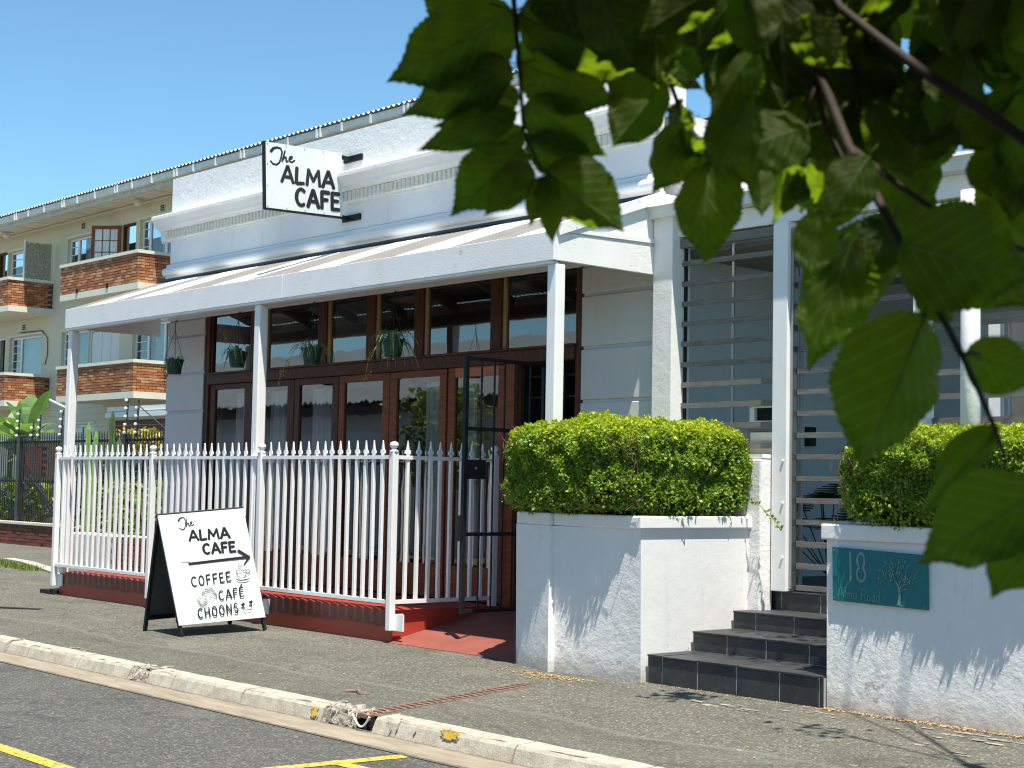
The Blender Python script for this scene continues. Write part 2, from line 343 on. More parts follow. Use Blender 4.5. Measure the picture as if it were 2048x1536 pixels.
M['pot_green'] = pm("dark_green_plastic_pot", (.008, .035, .022), (.012, .045, .03), 8, .35)
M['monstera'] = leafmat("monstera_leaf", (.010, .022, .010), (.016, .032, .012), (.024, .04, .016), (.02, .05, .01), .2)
M['bark'] = pm("street_tree_bark", (.05, .03, .02), (.10, .065, .045), 40, .85, .6, 50, .004)
M['litter'] = leafmat("dry_leaf_litter", (.45, .26, .08), (.55, .40, .20), (.30, .15, .06), (.3, .2, .05), .1, .8)
M['garage'] = pm("dark_red_shutter", (.10, .03, .022), (.14, .04, .03), 4, .6)
M['door_white'] = pm("white_panel_door", (.66, .67, .66), None, rough=.5)
M['reed'] = pm("woven_reed_screen", (.20, .19, .14), (.52, .50, .40), 9, .9, stretch=(10, 10, 1.6), lo=.4, hi=.6)
M['insul'] = pm("white_insulator", (.75, .75, .74), None, rough=.4)
M['opp_wall'] = pm("grey_house_wall", (.50, .53, .56), (.55, .58, .60), 2, .8)
M['opp_roof'] = pm("grey_corrugated_roof", (.15, .19, .21), (.20, .24, .26), 2, .6)
M['porch_wall'] = stucco("blue_white_porch_wall", (.50, .57, .60), (.5, .53, .53), .25, 30, .006)
LEAVES = [[-0.827,-8.275,1.826,-0.891,-8.341,1.776,0.739,-0.671,-0.063,0.068],[-0.829,-8.274,1.786,-0.893,-8.329,1.758,0.624,-0.776,0.095,0.047],[-0.827,-8.27,1.77,-0.875,-8.31,1.745,0.621,-0.779,0.086,0.031],[-0.828,-8.269,1.754,-0.85,-8.334,1.721,0.954,-0.287,-0.08,0.027],[-0.826,-8.265,1.741,-0.871,-8.288,1.721,0.516,-0.831,-0.207,0.026],[-0.826,-8.264,1.727,-0.874,-8.291,1.679,0.745,-0.438,-0.504,0.049],[-0.823,-8.26,1.717,-0.84,-8.285,1.678,0.912,-0.38,-0.154,0.029],[-0.818,-8.253,1.709,-0.823,-8.26,1.672,0.726,-0.687,0.019,0.017],[-0.816,-8.25,1.711,-0.792,-8.263,1.665,0.728,-0.47,0.5,0.022],[-0.817,-8.253,1.714,-0.772,-8.221,1.666,0.327,-0.901,-0.284,0.048],[-0.825,-8.263,1.734,-0.793,-8.213,1.719,0.85,-0.525,0.047,0.036],[-0.825,-8.266,1.759,-0.791,-8.21,1.729,0.862,-0.506,0.025,0.045],[-0.826,-8.27,1.789,-0.779,-8.213,1.764,0.784,-0.617,0.066,0.046],[-0.826,-8.274,1.824,-0.745,-8.222,1.776,0.295,-0.857,-0.423,0.065],[-0.756,-8.19,1.783,-0.768,-8.227,1.728,0.95,-0.312,0.009,0.045],[-0.748,-8.178,1.747,-0.78,-8.181,1.701,0.352,-0.917,-0.19,0.04],[-0.732,-8.189,1.748,-0.791,-8.166,1.752,-0.355,-0.852,-0.385,0.032],[-0.73,-8.186,1.734,-0.775,-8.159,1.719,-0.073,-0.579,-0.812,0.028],[-0.738,-8.164,1.722,-0.737,-8.179,1.651,0.342,-0.917,0.206,0.053],[-0.742,-8.169,1.739,-0.718,-8.143,1.704,0.502,-0.822,-0.271,0.039],[-0.739,-8.201,1.778,-0.768,-8.128,1.783,0.795,0.358,-0.489,0.016],[-0.743,-8.205,1.777,-0.787,-8.18,1.783,-0.497,-0.742,-0.451,0.012],[-0.652,-8.17,1.704,-0.705,-8.136,1.672,0.076,-0.613,-0.787,0.023],[-0.644,-8.177,1.703,-0.693,-8.122,1.666,0.153,-0.459,-0.875,0.028],[-0.649,-8.167,1.704,-0.681,-8.11,1.679,0.48,-0.107,-0.871,0.019],[-0.714,-8.136,1.718,-0.703,-8.15,1.681,0.229,-0.891,0.393,0.021],[-0.67,-8.082,1.671,-0.704,-8.104,1.577,0.287,-0.951,0.117,0.059],[-0.659,-8.07,1.682,-0.687,-8.073,1.607,0.688,-0.685,-0.238,0.055],[-0.651,-8.062,1.686,-0.66,-8.085,1.637,0.866,-0.493,0.078,0.041],[-0.559,-8.161,1.6,-0.573,-8.201,1.501,0.877,-0.476,0.069,0.073],[-0.551,-8.201,1.637,-0.488,-8.149,1.615,0.557,-0.792,-0.251,0.07],[-0.569,-8.147,1.649,-0.511,-8.121,1.602,0.297,-0.943,-0.151,0.049],[-0.555,-8.123,1.577,-0.515,-8.096,1.56,0.582,-0.81,0.072,0.039],[-0.517,-8.15,1.524,-0.559,-8.176,1.467,0.548,-0.836,-0.027,0.015],[-0.542,-8.104,1.531,-0.562,-8.145,1.497,0.771,-0.588,0.246,0.025],[-0.451,-8.209,1.488,-0.501,-8.253,1.445,0.751,-0.615,-0.239,0.055],[-0.464,-8.191,1.467,-0.493,-8.191,1.422,0.645,-0.643,-0.413,0.037],[-0.586,-8.09,1.65,-0.553,-8.039,1.632,0.609,-0.587,-0.534,0.042],[-0.588,-8.087,1.603,-0.584,-8.13,1.626,0.867,-0.18,-0.465,0.024],[-0.748,-8.218,1.851,-0.743,-8.206,1.77,0.918,-0.397,-0.005,0.066],[-0.727,-8.297,1.827,-0.699,-8.291,1.763,0.223,-0.975,0.004,0.054],[-0.768,-8.295,1.841,-0.764,-8.274,1.789,0.373,-0.868,-0.328,0.052],[-0.923,-8.228,1.891,-0.936,-8.256,1.828,0.922,-0.386,-0.022,0.06],[-0.775,-8.123,1.873,-0.772,-8.097,1.796,0.348,-0.891,-0.291,0.068],[-0.684,-8.152,1.837,-0.688,-8.147,1.757,0.295,-0.953,-0.073,0.072],[-0.665,-8.132,1.852,-0.683,-8.12,1.772,0.561,-0.79,-0.248,0.074],[-0.766,-8.026,1.84,-0.782,-8.067,1.74,0.938,-0.346,-0.006,0.074],[-0.749,-8.01,1.832,-0.756,-8.013,1.737,0.683,-0.73,-0.025,0.076],[-0.729,-8.01,1.824,-0.741,-8.057,1.732,0.741,-0.632,0.227,0.063],[-0.718,-7.986,1.815,-0.704,-7.96,1.745,0.319,-0.908,-0.272,0.069],[-0.685,-7.94,1.902,-0.678,-7.907,1.839,0.119,-0.887,-0.447,0.066],[-0.595,-8.016,1.863,-0.58,-8.001,1.793,0.27,-0.951,-0.15,0.07],[-0.585,-7.992,1.822,-0.595,-8.023,1.788,0.856,-0.478,0.196,0.04],[-0.546,-8.053,1.76,-0.556,-8.074,1.69,0.196,-0.946,0.258,0.048],[-0.621,-7.924,1.739,-0.658,-7.94,1.687,0.619,-0.76,-0.199,0.054],[-0.684,-7.996,1.768,-0.704,-7.999,1.696,0.435,-0.896,-0.09,0.043],[-0.704,-8.044,1.744,-0.712,-8.07,1.677,0.696,-0.692,0.19,0.053],[-0.747,-8.073,1.765,-0.767,-8.084,1.712,0.775,-0.608,-0.173,0.05],[-0.794,-8.071,1.793,-0.782,-8.048,1.739,0.561,-0.8,-0.213,0.051],[-0.66,-8.011,1.716,-0.68,-8.014,1.676,0.633,-0.732,-0.253,0.034],[-0.614,-7.943,1.701,-0.671,-7.975,1.665,0.373,-0.901,0.219,0.061],[-0.786,-8.21,1.851,-0.796,-8.218,1.77,0.902,-0.426,-0.067,0.049],[-0.828,-8.15,1.839,-0.852,-8.146,1.782,0.668,-0.67,-0.325,0.035],[-0.752,-8.116,1.877,-0.743,-8.091,1.822,0.43,-0.846,-0.316,0.05],[-0.719,-8.087,1.876,-0.7,-8.075,1.829,0.407,-0.91,-0.076,0.056],[-0.797,-8.139,1.87,-0.785,-8.117,1.818,0.46,-0.853,-0.247,0.043],[-0.547,-8.1,1.824,-0.55,-8.132,1.775,0.744,-0.581,0.329,0.036],[-0.712,-8.076,1.785,-0.681,-8.064,1.737,0.296,-0.954,-0.045,0.049],[-0.74,-8.118,1.828,-0.703,-8.111,1.759,0.464,-0.87,0.164,0.052],[-0.561,-8.04,1.737,-0.543,-8.053,1.657,0.698,-0.665,0.266,0.044],[-0.63,-8.176,1.672,-0.632,-8.184,1.624,0.713,-0.696,0.084,0.03],[-0.695,-8.056,1.658,-0.708,-8.067,1.613,0.79,-0.608,-0.082,0.03],[-0.78,-7.832,1.942,-0.751,-7.838,1.876,0.435,-0.86,0.267,0.076],[-0.712,-7.773,1.94,-0.728,-7.803,1.892,0.928,-0.364,-0.079,0.072],[-0.699,-7.874,1.913,-0.675,-7.845,1.868,0.14,-0.858,-0.494,0.068],[-0.804,-7.835,1.86,-0.818,-7.845,1.793,0.712,-0.699,-0.06,0.063],[-0.793,-7.923,1.88,-0.771,-7.89,1.813,0.77,-0.636,-0.059,0.067],[-0.822,-7.941,1.883,-0.845,-7.938,1.813,0.684,-0.684,-0.255,0.065],[-0.868,-7.902,1.823,-0.85,-7.882,1.751,0.63,-0.775,-0.057,0.058],[-0.715,-7.768,1.736,-0.747,-7.781,1.676,0.785,-0.543,-0.298,0.068],[-0.771,-7.897,1.795,-0.741,-7.883,1.741,0.123,-0.973,-0.196,0.055],[-0.893,-8.136,1.881,-0.923,-8.135,1.825,0.753,-0.513,-0.413,0.05],[-1.009,-8.16,1.902,-1.029,-8.187,1.844,0.79,-0.613,0.006,0.048],[-0.967,-8.111,1.877,-0.986,-8.116,1.823,0.895,-0.349,-0.278,0.041],[-0.943,-8.044,1.86,-0.929,-8.044,1.795,0.625,-0.768,0.141,0.039],[-0.756,-8.022,1.861,-0.725,-8.023,1.799,0.571,-0.763,0.303,0.05],[-0.724,-7.966,1.915,-0.735,-7.981,1.85,0.349,-0.925,0.152,0.053],[-0.676,-8.105,1.81,-0.669,-8.073,1.754,0.848,-0.502,-0.168,0.038],[-0.778,-7.915,1.882,-0.778,-7.949,1.82,0.862,-0.445,0.242,0.051],[-0.53,-8.093,1.817,-0.511,-8.104,1.767,0.439,-0.831,0.341,0.039],[-0.881,-7.996,1.938,-0.859,-8.0,1.862,0.614,-0.761,0.207,0.054],[-0.789,-7.99,1.82,-0.739,-7.965,1.788,0.33,-0.919,-0.217,0.038],[-0.588,-8.073,1.78,-0.608,-8.082,1.734,0.495,-0.868,-0.037,0.043],[-0.63,-8.19,1.725,-0.643,-8.238,1.708,0.863,-0.37,0.345,0.044],[-0.878,-7.988,1.944,-0.9,-8.016,1.892,0.671,-0.732,0.116,0.041],[-0.851,-7.925,1.914,-0.859,-7.919,1.834,0.493,-0.863,-0.11,0.048],[-0.887,-7.944,1.924,-0.902,-7.975,1.87,0.889,-0.459,-0.002,0.049],[-0.682,-7.82,1.824,-0.645,-7.79,1.802,0.664,-0.739,0.111,0.043],[-0.605,-8.157,1.707,-0.612,-8.186,1.666,0.822,-0.514,0.243,0.036],[-0.858,-8.001,1.884,-0.834,-7.991,1.829,0.736,-0.649,0.191,0.056],[-0.739,-8.104,1.841,-0.749,-8.131,1.786,0.63,-0.735,0.252,0.036],[-0.771,-7.893,1.78,-0.759,-7.869,1.715,0.186,-0.932,-0.312,0.051],[-0.78,-8.069,1.861,-0.763,-8.087,1.801,0.835,-0.414,0.363,0.053],[-0.521,-8.095,1.749,-0.53,-8.102,1.702,0.295,-0.952,0.081,0.035],[-0.635,-7.977,1.874,-0.629,-7.952,1.82,0.136,-0.905,-0.403,0.045],[-0.775,-7.899,1.766,-0.815,-7.956,1.744,0.801,-0.383,-0.46,0.044],[-0.555,-8.021,1.858,-0.534,-8.015,1.794,0.594,-0.795,0.123,0.039],[-0.642,-7.943,1.76,-0.621,-7.956,1.703,0.617,-0.685,0.387,0.051],[-0.687,-7.982,1.769,-0.719,-8.016,1.733,0.824,-0.505,-0.258,0.036],[-0.774,-7.975,1.871,-0.794,-8.008,1.818,0.499,-0.809,0.312,0.05],[-0.679,-7.971,1.814,-0.686,-7.996,1.75,0.891,-0.448,0.079,0.05],[-0.837,-8.039,1.864,-0.816,-8.03,1.796,0.227,-0.973,-0.052,0.055],[-0.847,-7.935,1.819,-0.893,-7.977,1.779,0.61,-0.784,0.111,0.061],[-0.749,-7.826,1.841,-0.763,-7.864,1.785,0.423,-0.799,0.428,0.054],[-0.776,-7.973,1.909,-0.78,-7.988,1.837,0.365,-0.916,0.165,0.05],[-0.791,-8.036,1.863,-0.803,-8.031,1.792,0.799,-0.572,-0.185,0.04],[-0.594,-8.003,1.762,-0.576,-8.0,1.704,0.337,-0.939,0.066,0.047],[-0.629,-7.897,1.879,-0.646,-7.912,1.833,0.799,-0.592,-0.11,0.039],[-0.759,-8.084,1.798,-0.755,-8.054,1.738,0.258,-0.877,-0.406,0.039],[-0.56,-8.037,1.825,-0.545,-8.047,1.766,0.699,-0.653,0.291,0.035],[-0.831,-8.015,1.82,-0.812,-7.973,1.785,0.492,-0.684,-0.539,0.054],[-0.838,-7.897,1.94,-0.838,-7.864,1.872,0.84,-0.488,-0.237,0.054],[-0.642,-7.901,1.847,-0.637,-7.911,1.776,0.625,-0.765,0.154,0.05],[-0.853,-7.932,1.94,-0.792,-7.899,1.92,0.435,-0.891,-0.134,0.048],[-0.54,-8.123,1.833,-0.547,-8.151,1.776,0.719,-0.654,0.237,0.034],[-0.72,-8.048,1.81,-0.731,-8.092,1.743,0.893,-0.428,0.138,0.043],[-0.599,-7.956,1.778,-0.618,-7.958,1.722,0.564,-0.81,-0.16,0.034],[-0.752,-7.9,1.775,-0.738,-7.893,1.721,0.206,-0.975,-0.079,0.04],[-0.576,-8.128,1.824,-0.568,-8.13,1.775,0.171,-0.982,0.074,0.039],[-0.572,-8.011,1.865,-0.588,-8.012,1.819,0.623,-0.759,-0.189,0.039],[-0.567,-8.095,1.825,-0.532,-8.05,1.812,0.716,-0.646,-0.266,0.032],[-0.761,-7.913,1.805,-0.785,-7.947,1.743,0.733,-0.674,0.093,0.038],[-0.801,-8.108,1.851,-0.78,-8.071,1.793,0.301,-0.845,-0.443,0.045],[-0.666,-7.832,1.888,-0.661,-7.845,1.823,0.223,-0.952,0.208,0.054],[-0.644,-8.243,1.823,-0.624,-8.256,1.76,0.299,-0.912,0.282,0.039],[-0.735,-7.976,1.766,-0.764,-8.005,1.73,0.811,-0.533,-0.243,0.05],[-0.535,-8.07,1.829,-0.533,-8.103,1.78,0.681,-0.596,0.425,0.04],[-0.596,-8.017,1.855,-0.581,-8.038,1.784,0.263,-0.907,0.33,0.037],[-0.766,-8.002,1.906,-0.766,-8.027,1.838,0.886,-0.431,0.168,0.05],[-0.653,-8.091,1.763,-0.631,-8.068,1.705,0.502,-0.853,-0.142,0.034],[-0.813,-8.057,1.872,-0.806,-8.018,1.827,0.869,-0.431,-0.243,0.051],[-0.581,-7.978,1.818,-0.557,-7.983,1.764,0.615,-0.711,0.341,0.043],[-0.698,-8.053,1.845,-0.715,-8.097,1.794,0.847,-0.509,0.154,0.05],[-0.633,-7.917,1.842,-0.6,-7.91,1.79,0.588,-0.766,0.261,0.053],[-0.638,-7.896,1.833,-0.61,-7.867,1.787,0.608,-0.784,-0.123,0.053],[-0.593,-8.068,1.821,-0.571,-8.032,1.781,0.389,-0.785,-0.482,0.034],[-0.815,-8.028,1.909,-0.777,-8.015,1.839,0.388,-0.921,0.041,0.04],[-0.651,-8.05,1.777,-0.624,-7.995,1.742,0.851,-0.506,-0.14,0.039],[-0.757,-7.982,1.848,-0.777,-7.986,1.776,0.458,-0.885,-0.08,0.04],[-0.778,-7.953,1.782,-0.819,-8.004,1.753,0.754,-0.653,0.075,0.044],[-0.809,-7.85,1.874,-0.845,-7.868,1.83,0.712,-0.61,-0.347,0.045],[-0.711,-7.882,1.844,-0.735,-7.92,1.791,0.719,-0.673,0.171,0.043],[-0.58,-8.083,1.787,-0.57,-8.107,1.731,0.839,-0.428,0.336,0.048],[-0.719,-7.858,1.923,-0.718,-7.859,1.855,0.516,-0.857,0.025,0.046],[-0.687,-8.167,1.849,-0.672,-8.189,1.788,0.651,-0.651,0.391,0.033],[-0.856,-7.912,1.822,-0.885,-7.916,1.762,0.48,-0.861,-0.168,0.044],[-0.825,-7.993,1.862,-0.817,-7.971,1.812,0.32,-0.89,-0.326,0.049],[-0.669,-8.097,1.803,-0.691,-8.1,1.744,0.83,-0.477,-0.29,0.039],[-0.656,-7.951,1.852,-0.625,-7.949,1.787,0.247,-0.966,0.083,0.037],[-0.555,-8.051,1.76,-0.574,-8.092,1.719,0.839,-0.524,0.148,0.037],[-0.703,-8.111,1.863,-0.708,-8.085,1.816,0.837,-0.444,-0.321,0.037],[-0.617,-8.056,1.799,-0.636,-8.056,1.753,0.543,-0.809,-0.227,0.036],[-0.722,-8.062,1.81,-0.728,-8.058,1.742,0.527,-0.844,-0.099,0.044],[-0.69,-8.079,1.813,-0.716,-8.103,1.756,0.667,-0.745,0.005,0.038],[-0.665,-8.203,1.78,-0.694,-8.22,1.734,0.452,-0.891,0.035,0.033],[-0.772,-8.123,1.878,-0.754,-8.129,1.808,0.694,-0.68,0.237,0.035],[-0.776,-7.929,1.881,-0.788,-7.91,1.808,0.203,-0.938,-0.281,0.049],[-0.703,-8.159,1.802,-0.688,-8.134,1.743,0.636,-0.757,-0.152,0.038],[-0.74,-8.057,1.842,-0.729,-8.062,1.767,0.567,-0.813,0.135,0.035],[-0.673,-8.214,1.816,-0.707,-8.22,1.783,0.407,-0.871,-0.276,0.032],[-0.559,-8.042,1.733,-0.558,-8.059,1.67,0.819,-0.548,0.167,0.038],[-0.856,-7.973,1.813,-0.867,-7.969,1.751,0.469,-0.873,-0.136,0.056],[-0.583,-8.005,1.786,-0.577,-8.035,1.726,0.721,-0.589,0.365,0.042],[-0.707,-8.031,1.878,-0.736,-8.042,1.831,0.478,-0.872,-0.106,0.052],[-0.609,-8.079,1.773,-0.627,-8.071,1.726,0.737,-0.553,-0.39,0.045],[-0.733,-7.929,1.802,-0.726,-7.953,1.723,0.786,-0.569,0.239,0.05],[-0.675,-8.071,1.793,-0.659,-8.058,1.747,0.496,-0.865,-0.081,0.045],[-0.594,-8.023,1.824,-0.572,-8.003,1.771,0.371,-0.91,-0.187,0.037],[-0.729,-8.132,1.814,-0.749,-8.14,1.751,0.6,-0.796,-0.079,0.034],[-0.736,-7.885,1.808,-0.79,-7.918,1.795,0.539,-0.831,-0.135,0.048],[-0.834,-7.905,1.841,-0.828,-7.884,1.772,0.421,-0.875,-0.238,0.054],[-0.605,-8.068,1.828,-0.591,-8.056,1.784,0.45,-0.888,-0.093,0.043],[-0.749,-8.037,1.784,-0.775,-8.046,1.723,0.387,-0.922,-0.028,0.049],[-0.888,-7.95,1.868,-0.903,-7.944,1.797,0.397,-0.905,-0.154,0.056],[-0.856,-8.027,1.857,-0.902,-8.081,1.837,0.781,-0.62,-0.077,0.045],[-0.619,-8.109,1.85,-0.653,-8.118,1.81,0.655,-0.637,-0.407,0.032],[-0.644,-8.025,1.792,-0.651,-8.073,1.742,0.964,-0.245,0.103,0.04],[-0.732,-8.134,1.828,-0.715,-8.135,1.761,0.701,-0.689,0.183,0.049],[-0.753,-7.803,1.86,-0.771,-7.859,1.788,0.52,-0.735,0.434,0.049],[-0.79,-7.935,1.941,-0.779,-7.959,1.86,0.732,-0.62,0.283,0.053],[-0.83,-7.858,1.792,-0.881,-7.921,1.811,0.64,-0.642,-0.423,0.044],[-0.776,-8.11,1.824,-0.753,-8.101,1.769,0.323,-0.946,-0.025,0.052],[-0.877,-7.915,1.885,-0.884,-7.915,1.825,0.626,-0.777,-0.069,0.045],[-0.67,-7.982,1.844,-0.665,-8.0,1.784,0.293,-0.909,0.296,0.042],[-0.756,-7.953,1.917,-0.781,-8.02,1.88,0.851,-0.459,0.256,0.045],[-0.695,-7.8,1.827,-0.723,-7.828,1.785,0.81,-0.563,-0.164,0.048],[-0.852,-7.951,1.941,-0.844,-7.943,1.873,0.367,-0.928,-0.066,0.059],[-0.83,-8.053,1.873,-0.856,-8.124,1.869,0.855,-0.286,-0.432,0.054],[-0.71,-8.078,1.859,-0.734,-8.073,1.809,0.503,-0.805,-0.313,0.038],[-0.823,-7.897,1.905,-0.82,-7.93,1.839,0.727,-0.606,0.323,0.057],[-0.708,-8.133,1.772,-0.694,-8.112,1.724,0.591,-0.788,-0.173,0.037],[-0.72,-8.073,1.848,-0.737,-8.081,1.788,0.363,-0.932,0.013,0.043],[-0.684,-7.947,1.874,-0.698,-7.952,1.802,0.724,-0.684,-0.09,0.04],[-0.658,-7.89,1.813,-0.67,-7.885,1.743,0.642,-0.751,-0.153,0.042],[-0.74,-8.075,1.84,-0.737,-8.066,1.769,0.485,-0.871,-0.08,0.046],[-0.777,-8.031,1.902,-0.816,-8.052,1.856,0.418,-0.906,0.057,0.059],[-0.766,-7.931,1.86,-0.794,-7.958,1.806,0.869,-0.448,-0.212,0.047],[-0.541,-8.057,1.773,-0.537,-8.082,1.713,0.367,-0.849,0.379,0.04],[-0.795,-7.966,1.912,-0.767,-7.944,1.844,0.727,-0.682,0.075,0.055],[-0.675,-7.931,1.877,-0.673,-7.91,1.823,0.441,-0.836,-0.327,0.036],[-0.63,-7.886,1.874,-0.6,-7.869,1.813,0.565,-0.824,0.043,0.045],[-0.726,-7.961,1.813,-0.753,-8.001,1.766,0.877,-0.472,-0.095,0.049],[-0.639,-8.025,1.82,-0.636,-8.011,1.774,0.4,-0.881,-0.253,0.036],[-0.772,-7.901,1.786,-0.803,-7.935,1.722,0.434,-0.867,0.245,0.045],[-0.638,-7.945,1.877,-0.61,-7.9,1.857,0.743,-0.593,-0.31,0.052],[-0.797,-8.014,1.858,-0.814,-8.052,1.789,0.656,-0.719,0.23,0.054],[-0.726,-7.765,1.852,-0.734,-7.769,1.789,0.767,-0.638,-0.063,0.055],[-0.76,-8.078,1.793,-0.753,-8.104,1.73,0.641,-0.683,0.35,0.039],[-0.866,-7.915,1.894,-0.883,-7.96,1.841,0.953,-0.301,-0.04,0.062],[-0.612,-8.045,1.81,-0.611,-8.04,1.754,0.733,-0.678,-0.063,0.045],[-0.811,-8.032,1.879,-0.805,-8.025,1.817,0.745,-0.667,-0.005,0.04],[-0.785,-7.881,1.904,-0.809,-7.894,1.835,0.682,-0.723,-0.109,0.046],[-0.782,-8.125,1.849,-0.783,-8.098,1.792,0.279,-0.862,-0.424,0.037],[-0.736,-7.874,1.816,-0.754,-7.898,1.751,0.67,-0.737,0.092,0.057],[-0.716,-7.762,1.859,-0.719,-7.728,1.79,0.06,-0.894,-0.444,0.055],[-0.686,-7.807,1.939,-0.683,-7.802,1.882,0.657,-0.753,-0.043,0.046],[-0.836,-7.938,1.863,-0.854,-7.97,1.802,0.752,-0.649,0.115,0.051],[-0.702,-8.078,1.853,-0.731,-8.076,1.81,0.468,-0.812,-0.348,0.045],[-0.676,-7.857,1.813,-0.628,-7.835,1.796,0.454,-0.876,0.161,0.048],[-0.643,-7.861,1.786,-0.655,-7.843,1.719,0.466,-0.829,-0.308,0.044],[-0.679,-8.225,1.822,-0.718,-8.259,1.789,0.758,-0.592,-0.274,0.032],[-0.764,-7.952,1.889,-0.758,-7.95,1.815,0.574,-0.818,0.031,0.052],[-0.741,-7.942,1.877,-0.774,-8.002,1.855,0.879,-0.477,-0.005,0.055],[-0.714,-8.081,1.867,-0.693,-8.077,1.797,0.203,-0.979,0.006,0.054],[-0.616,-7.979,1.848,-0.604,-7.996,1.791,0.714,-0.617,0.331,0.039],[-0.64,-8.015,1.763,-0.671,-8.019,1.72,0.713,-0.524,-0.466,0.039],[-0.625,-8.213,1.789,-0.595,-8.196,1.756,0.284,-0.932,-0.226,0.031],[-0.693,-8.053,1.783,-0.699,-8.097,1.727,0.504,-0.708,0.495,0.043],[-0.866,-7.902,1.881,-0.882,-7.94,1.802,0.9,-0.436,0.02,0.06],[-0.796,-7.92,1.915,-0.804,-7.93,1.835,0.637,-0.771,0.026,0.05],[-0.72,-7.744,1.947,-0.744,-7.752,1.879,0.477,-0.875,-0.076,0.056],[-0.752,-7.814,1.859,-0.79,-7.861,1.837,0.768,-0.39,-0.508,0.05],[-0.603,-8.064,1.834,-0.602,-8.042,1.789,0.243,-0.876,-0.416,0.049],[-0.77,-7.972,1.923,-0.773,-7.987,1.863,0.597,-0.783,0.174,0.049],[-0.641,-8.236,1.739,-0.645,-8.26,1.686,0.803,-0.561,0.202,0.037],[-0.798,-8.09,1.893,-0.769,-8.045,1.842,0.355,-0.793,-0.495,0.05],[-0.59,-7.972,1.761,-0.586,-7.973,1.71,0.64,-0.766,0.054,0.043],[-0.616,-7.917,1.894,-0.623,-7.961,1.842,0.769,-0.535,0.35,0.042],[-0.845,-7.92,1.936,-0.857,-7.925,1.871,0.828,-0.55,-0.107,0.055],[-0.82,-7.865,1.903,-0.868,-7.911,1.883,0.72,-0.657,-0.224,0.052],[-0.675,-8.114,1.798,-0.678,-8.107,1.744,0.649,-0.746,-0.149,0.041],[-0.787,-7.993,1.902,-0.79,-8.032,1.841,0.756,-0.563,0.334,0.048],[-0.775,-7.901,1.843,-0.784,-7.885,1.777,0.673,-0.691,-0.263,0.054],[-0.828,-7.93,1.815,-0.841,-7.948,1.744,0.66,-0.749,0.062,0.043],[-0.772,-7.911,1.835,-0.798,-7.91,1.775,0.806,-0.471,-0.357,0.047],[-0.743,-8.102,1.826,-0.75,-8.135,1.765,0.846,-0.504,0.174,0.047],[-0.694,-8.062,1.804,-0.656,-8.045,1.749,0.258,-0.958,-0.124,0.047],[-0.764,-8.032,1.866,-0.771,-8.042,1.798,0.372,-0.923,0.093,0.056],[-0.609,-8.048,1.805,-0.619,-8.08,1.763,0.96,-0.28,-0.011,0.04],[-0.871,-7.917,1.9,-0.826,-7.897,1.844,0.601,-0.77,0.215,0.054],[-0.643,-7.907,1.863,-0.62,-7.911,1.787,0.491,-0.848,0.199,0.052],[-0.792,-7.951,1.852,-0.809,-7.988,1.795,0.944,-0.321,-0.077,0.049],[-0.768,-7.851,1.816,-0.797,-7.888,1.78,0.811,-0.581,-0.072,0.046],[-0.749,-8.122,1.839,-0.702,-8.105,1.791,0.446,-0.888,0.112,0.05],[-0.823,-7.921,1.943,-0.794,-7.918,1.883,0.674,-0.679,0.291,0.061],[-0.606,-7.93,1.87,-0.614,-7.922,1.818,0.772,-0.593,-0.229,0.037],[-0.792,-7.897,1.927,-0.819,-7.926,1.86,0.879,-0.45,-0.161,0.06],[-0.714,-8.007,1.832,-0.709,-7.988,1.781,0.671,-0.716,-0.194,0.045],[-0.586,-7.999,1.745,-0.578,-7.987,1.686,0.719,-0.694,-0.044,0.047],[-0.571,-8.042,1.813,-0.607,-8.076,1.815,0.639,-0.702,-0.315,0.04]]
TWIGS = [([[-0.829,-8.284,1.888],[-0.827,-8.276,1.835],[-0.826,-8.27,1.788],[-0.826,-8.265,1.741],[-0.818,-8.253,1.711]],0.004,0.0015),([[-0.795,-8.201,1.901],[-0.779,-8.19,1.824],[-0.756,-8.19,1.783],[-0.75,-8.18,1.754],[-0.743,-8.171,1.737],[-0.738,-8.164,1.722]],0.0045,0.0015),([[-0.677,-8.14,1.874],[-0.648,-8.132,1.821],[-0.613,-8.135,1.791],[-0.577,-8.136,1.761],[-0.543,-8.126,1.734],[-0.508,-8.113,1.703],[-0.454,-8.079,1.675]],0.005,0.007),([[-0.691,-8.128,1.892],[-0.671,-8.124,1.78],[-0.636,-8.139,1.722],[-0.607,-8.148,1.683],[-0.578,-8.156,1.64],[-0.564,-8.153,1.615],[-0.55,-8.149,1.589],[-0.535,-8.144,1.556],[-0.522,-8.142,1.526],[-0.513,-8.145,1.506]],0.007,0.002),([[-0.636,-8.139,1.722],[-0.608,-8.119,1.693],[-0.581,-8.101,1.669],[-0.527,-8.068,1.64]],0.004,0.003),([[-0.627,-8.125,1.685],[-0.644,-8.131,1.71],[-0.67,-8.119,1.745],[-0.699,-8.135,1.881]],0.003,0.004),([[-0.538,-8.15,1.574],[-0.538,-8.134,1.575]],0.002,0.002),([[-0.481,-8.149,1.615],[-0.461,-8.19,1.488]],0.004,0.003),([[-0.695,-8.115,1.718],[-0.676,-8.128,1.762],[-0.671,-8.124,1.78]],0.0015,0.003)]
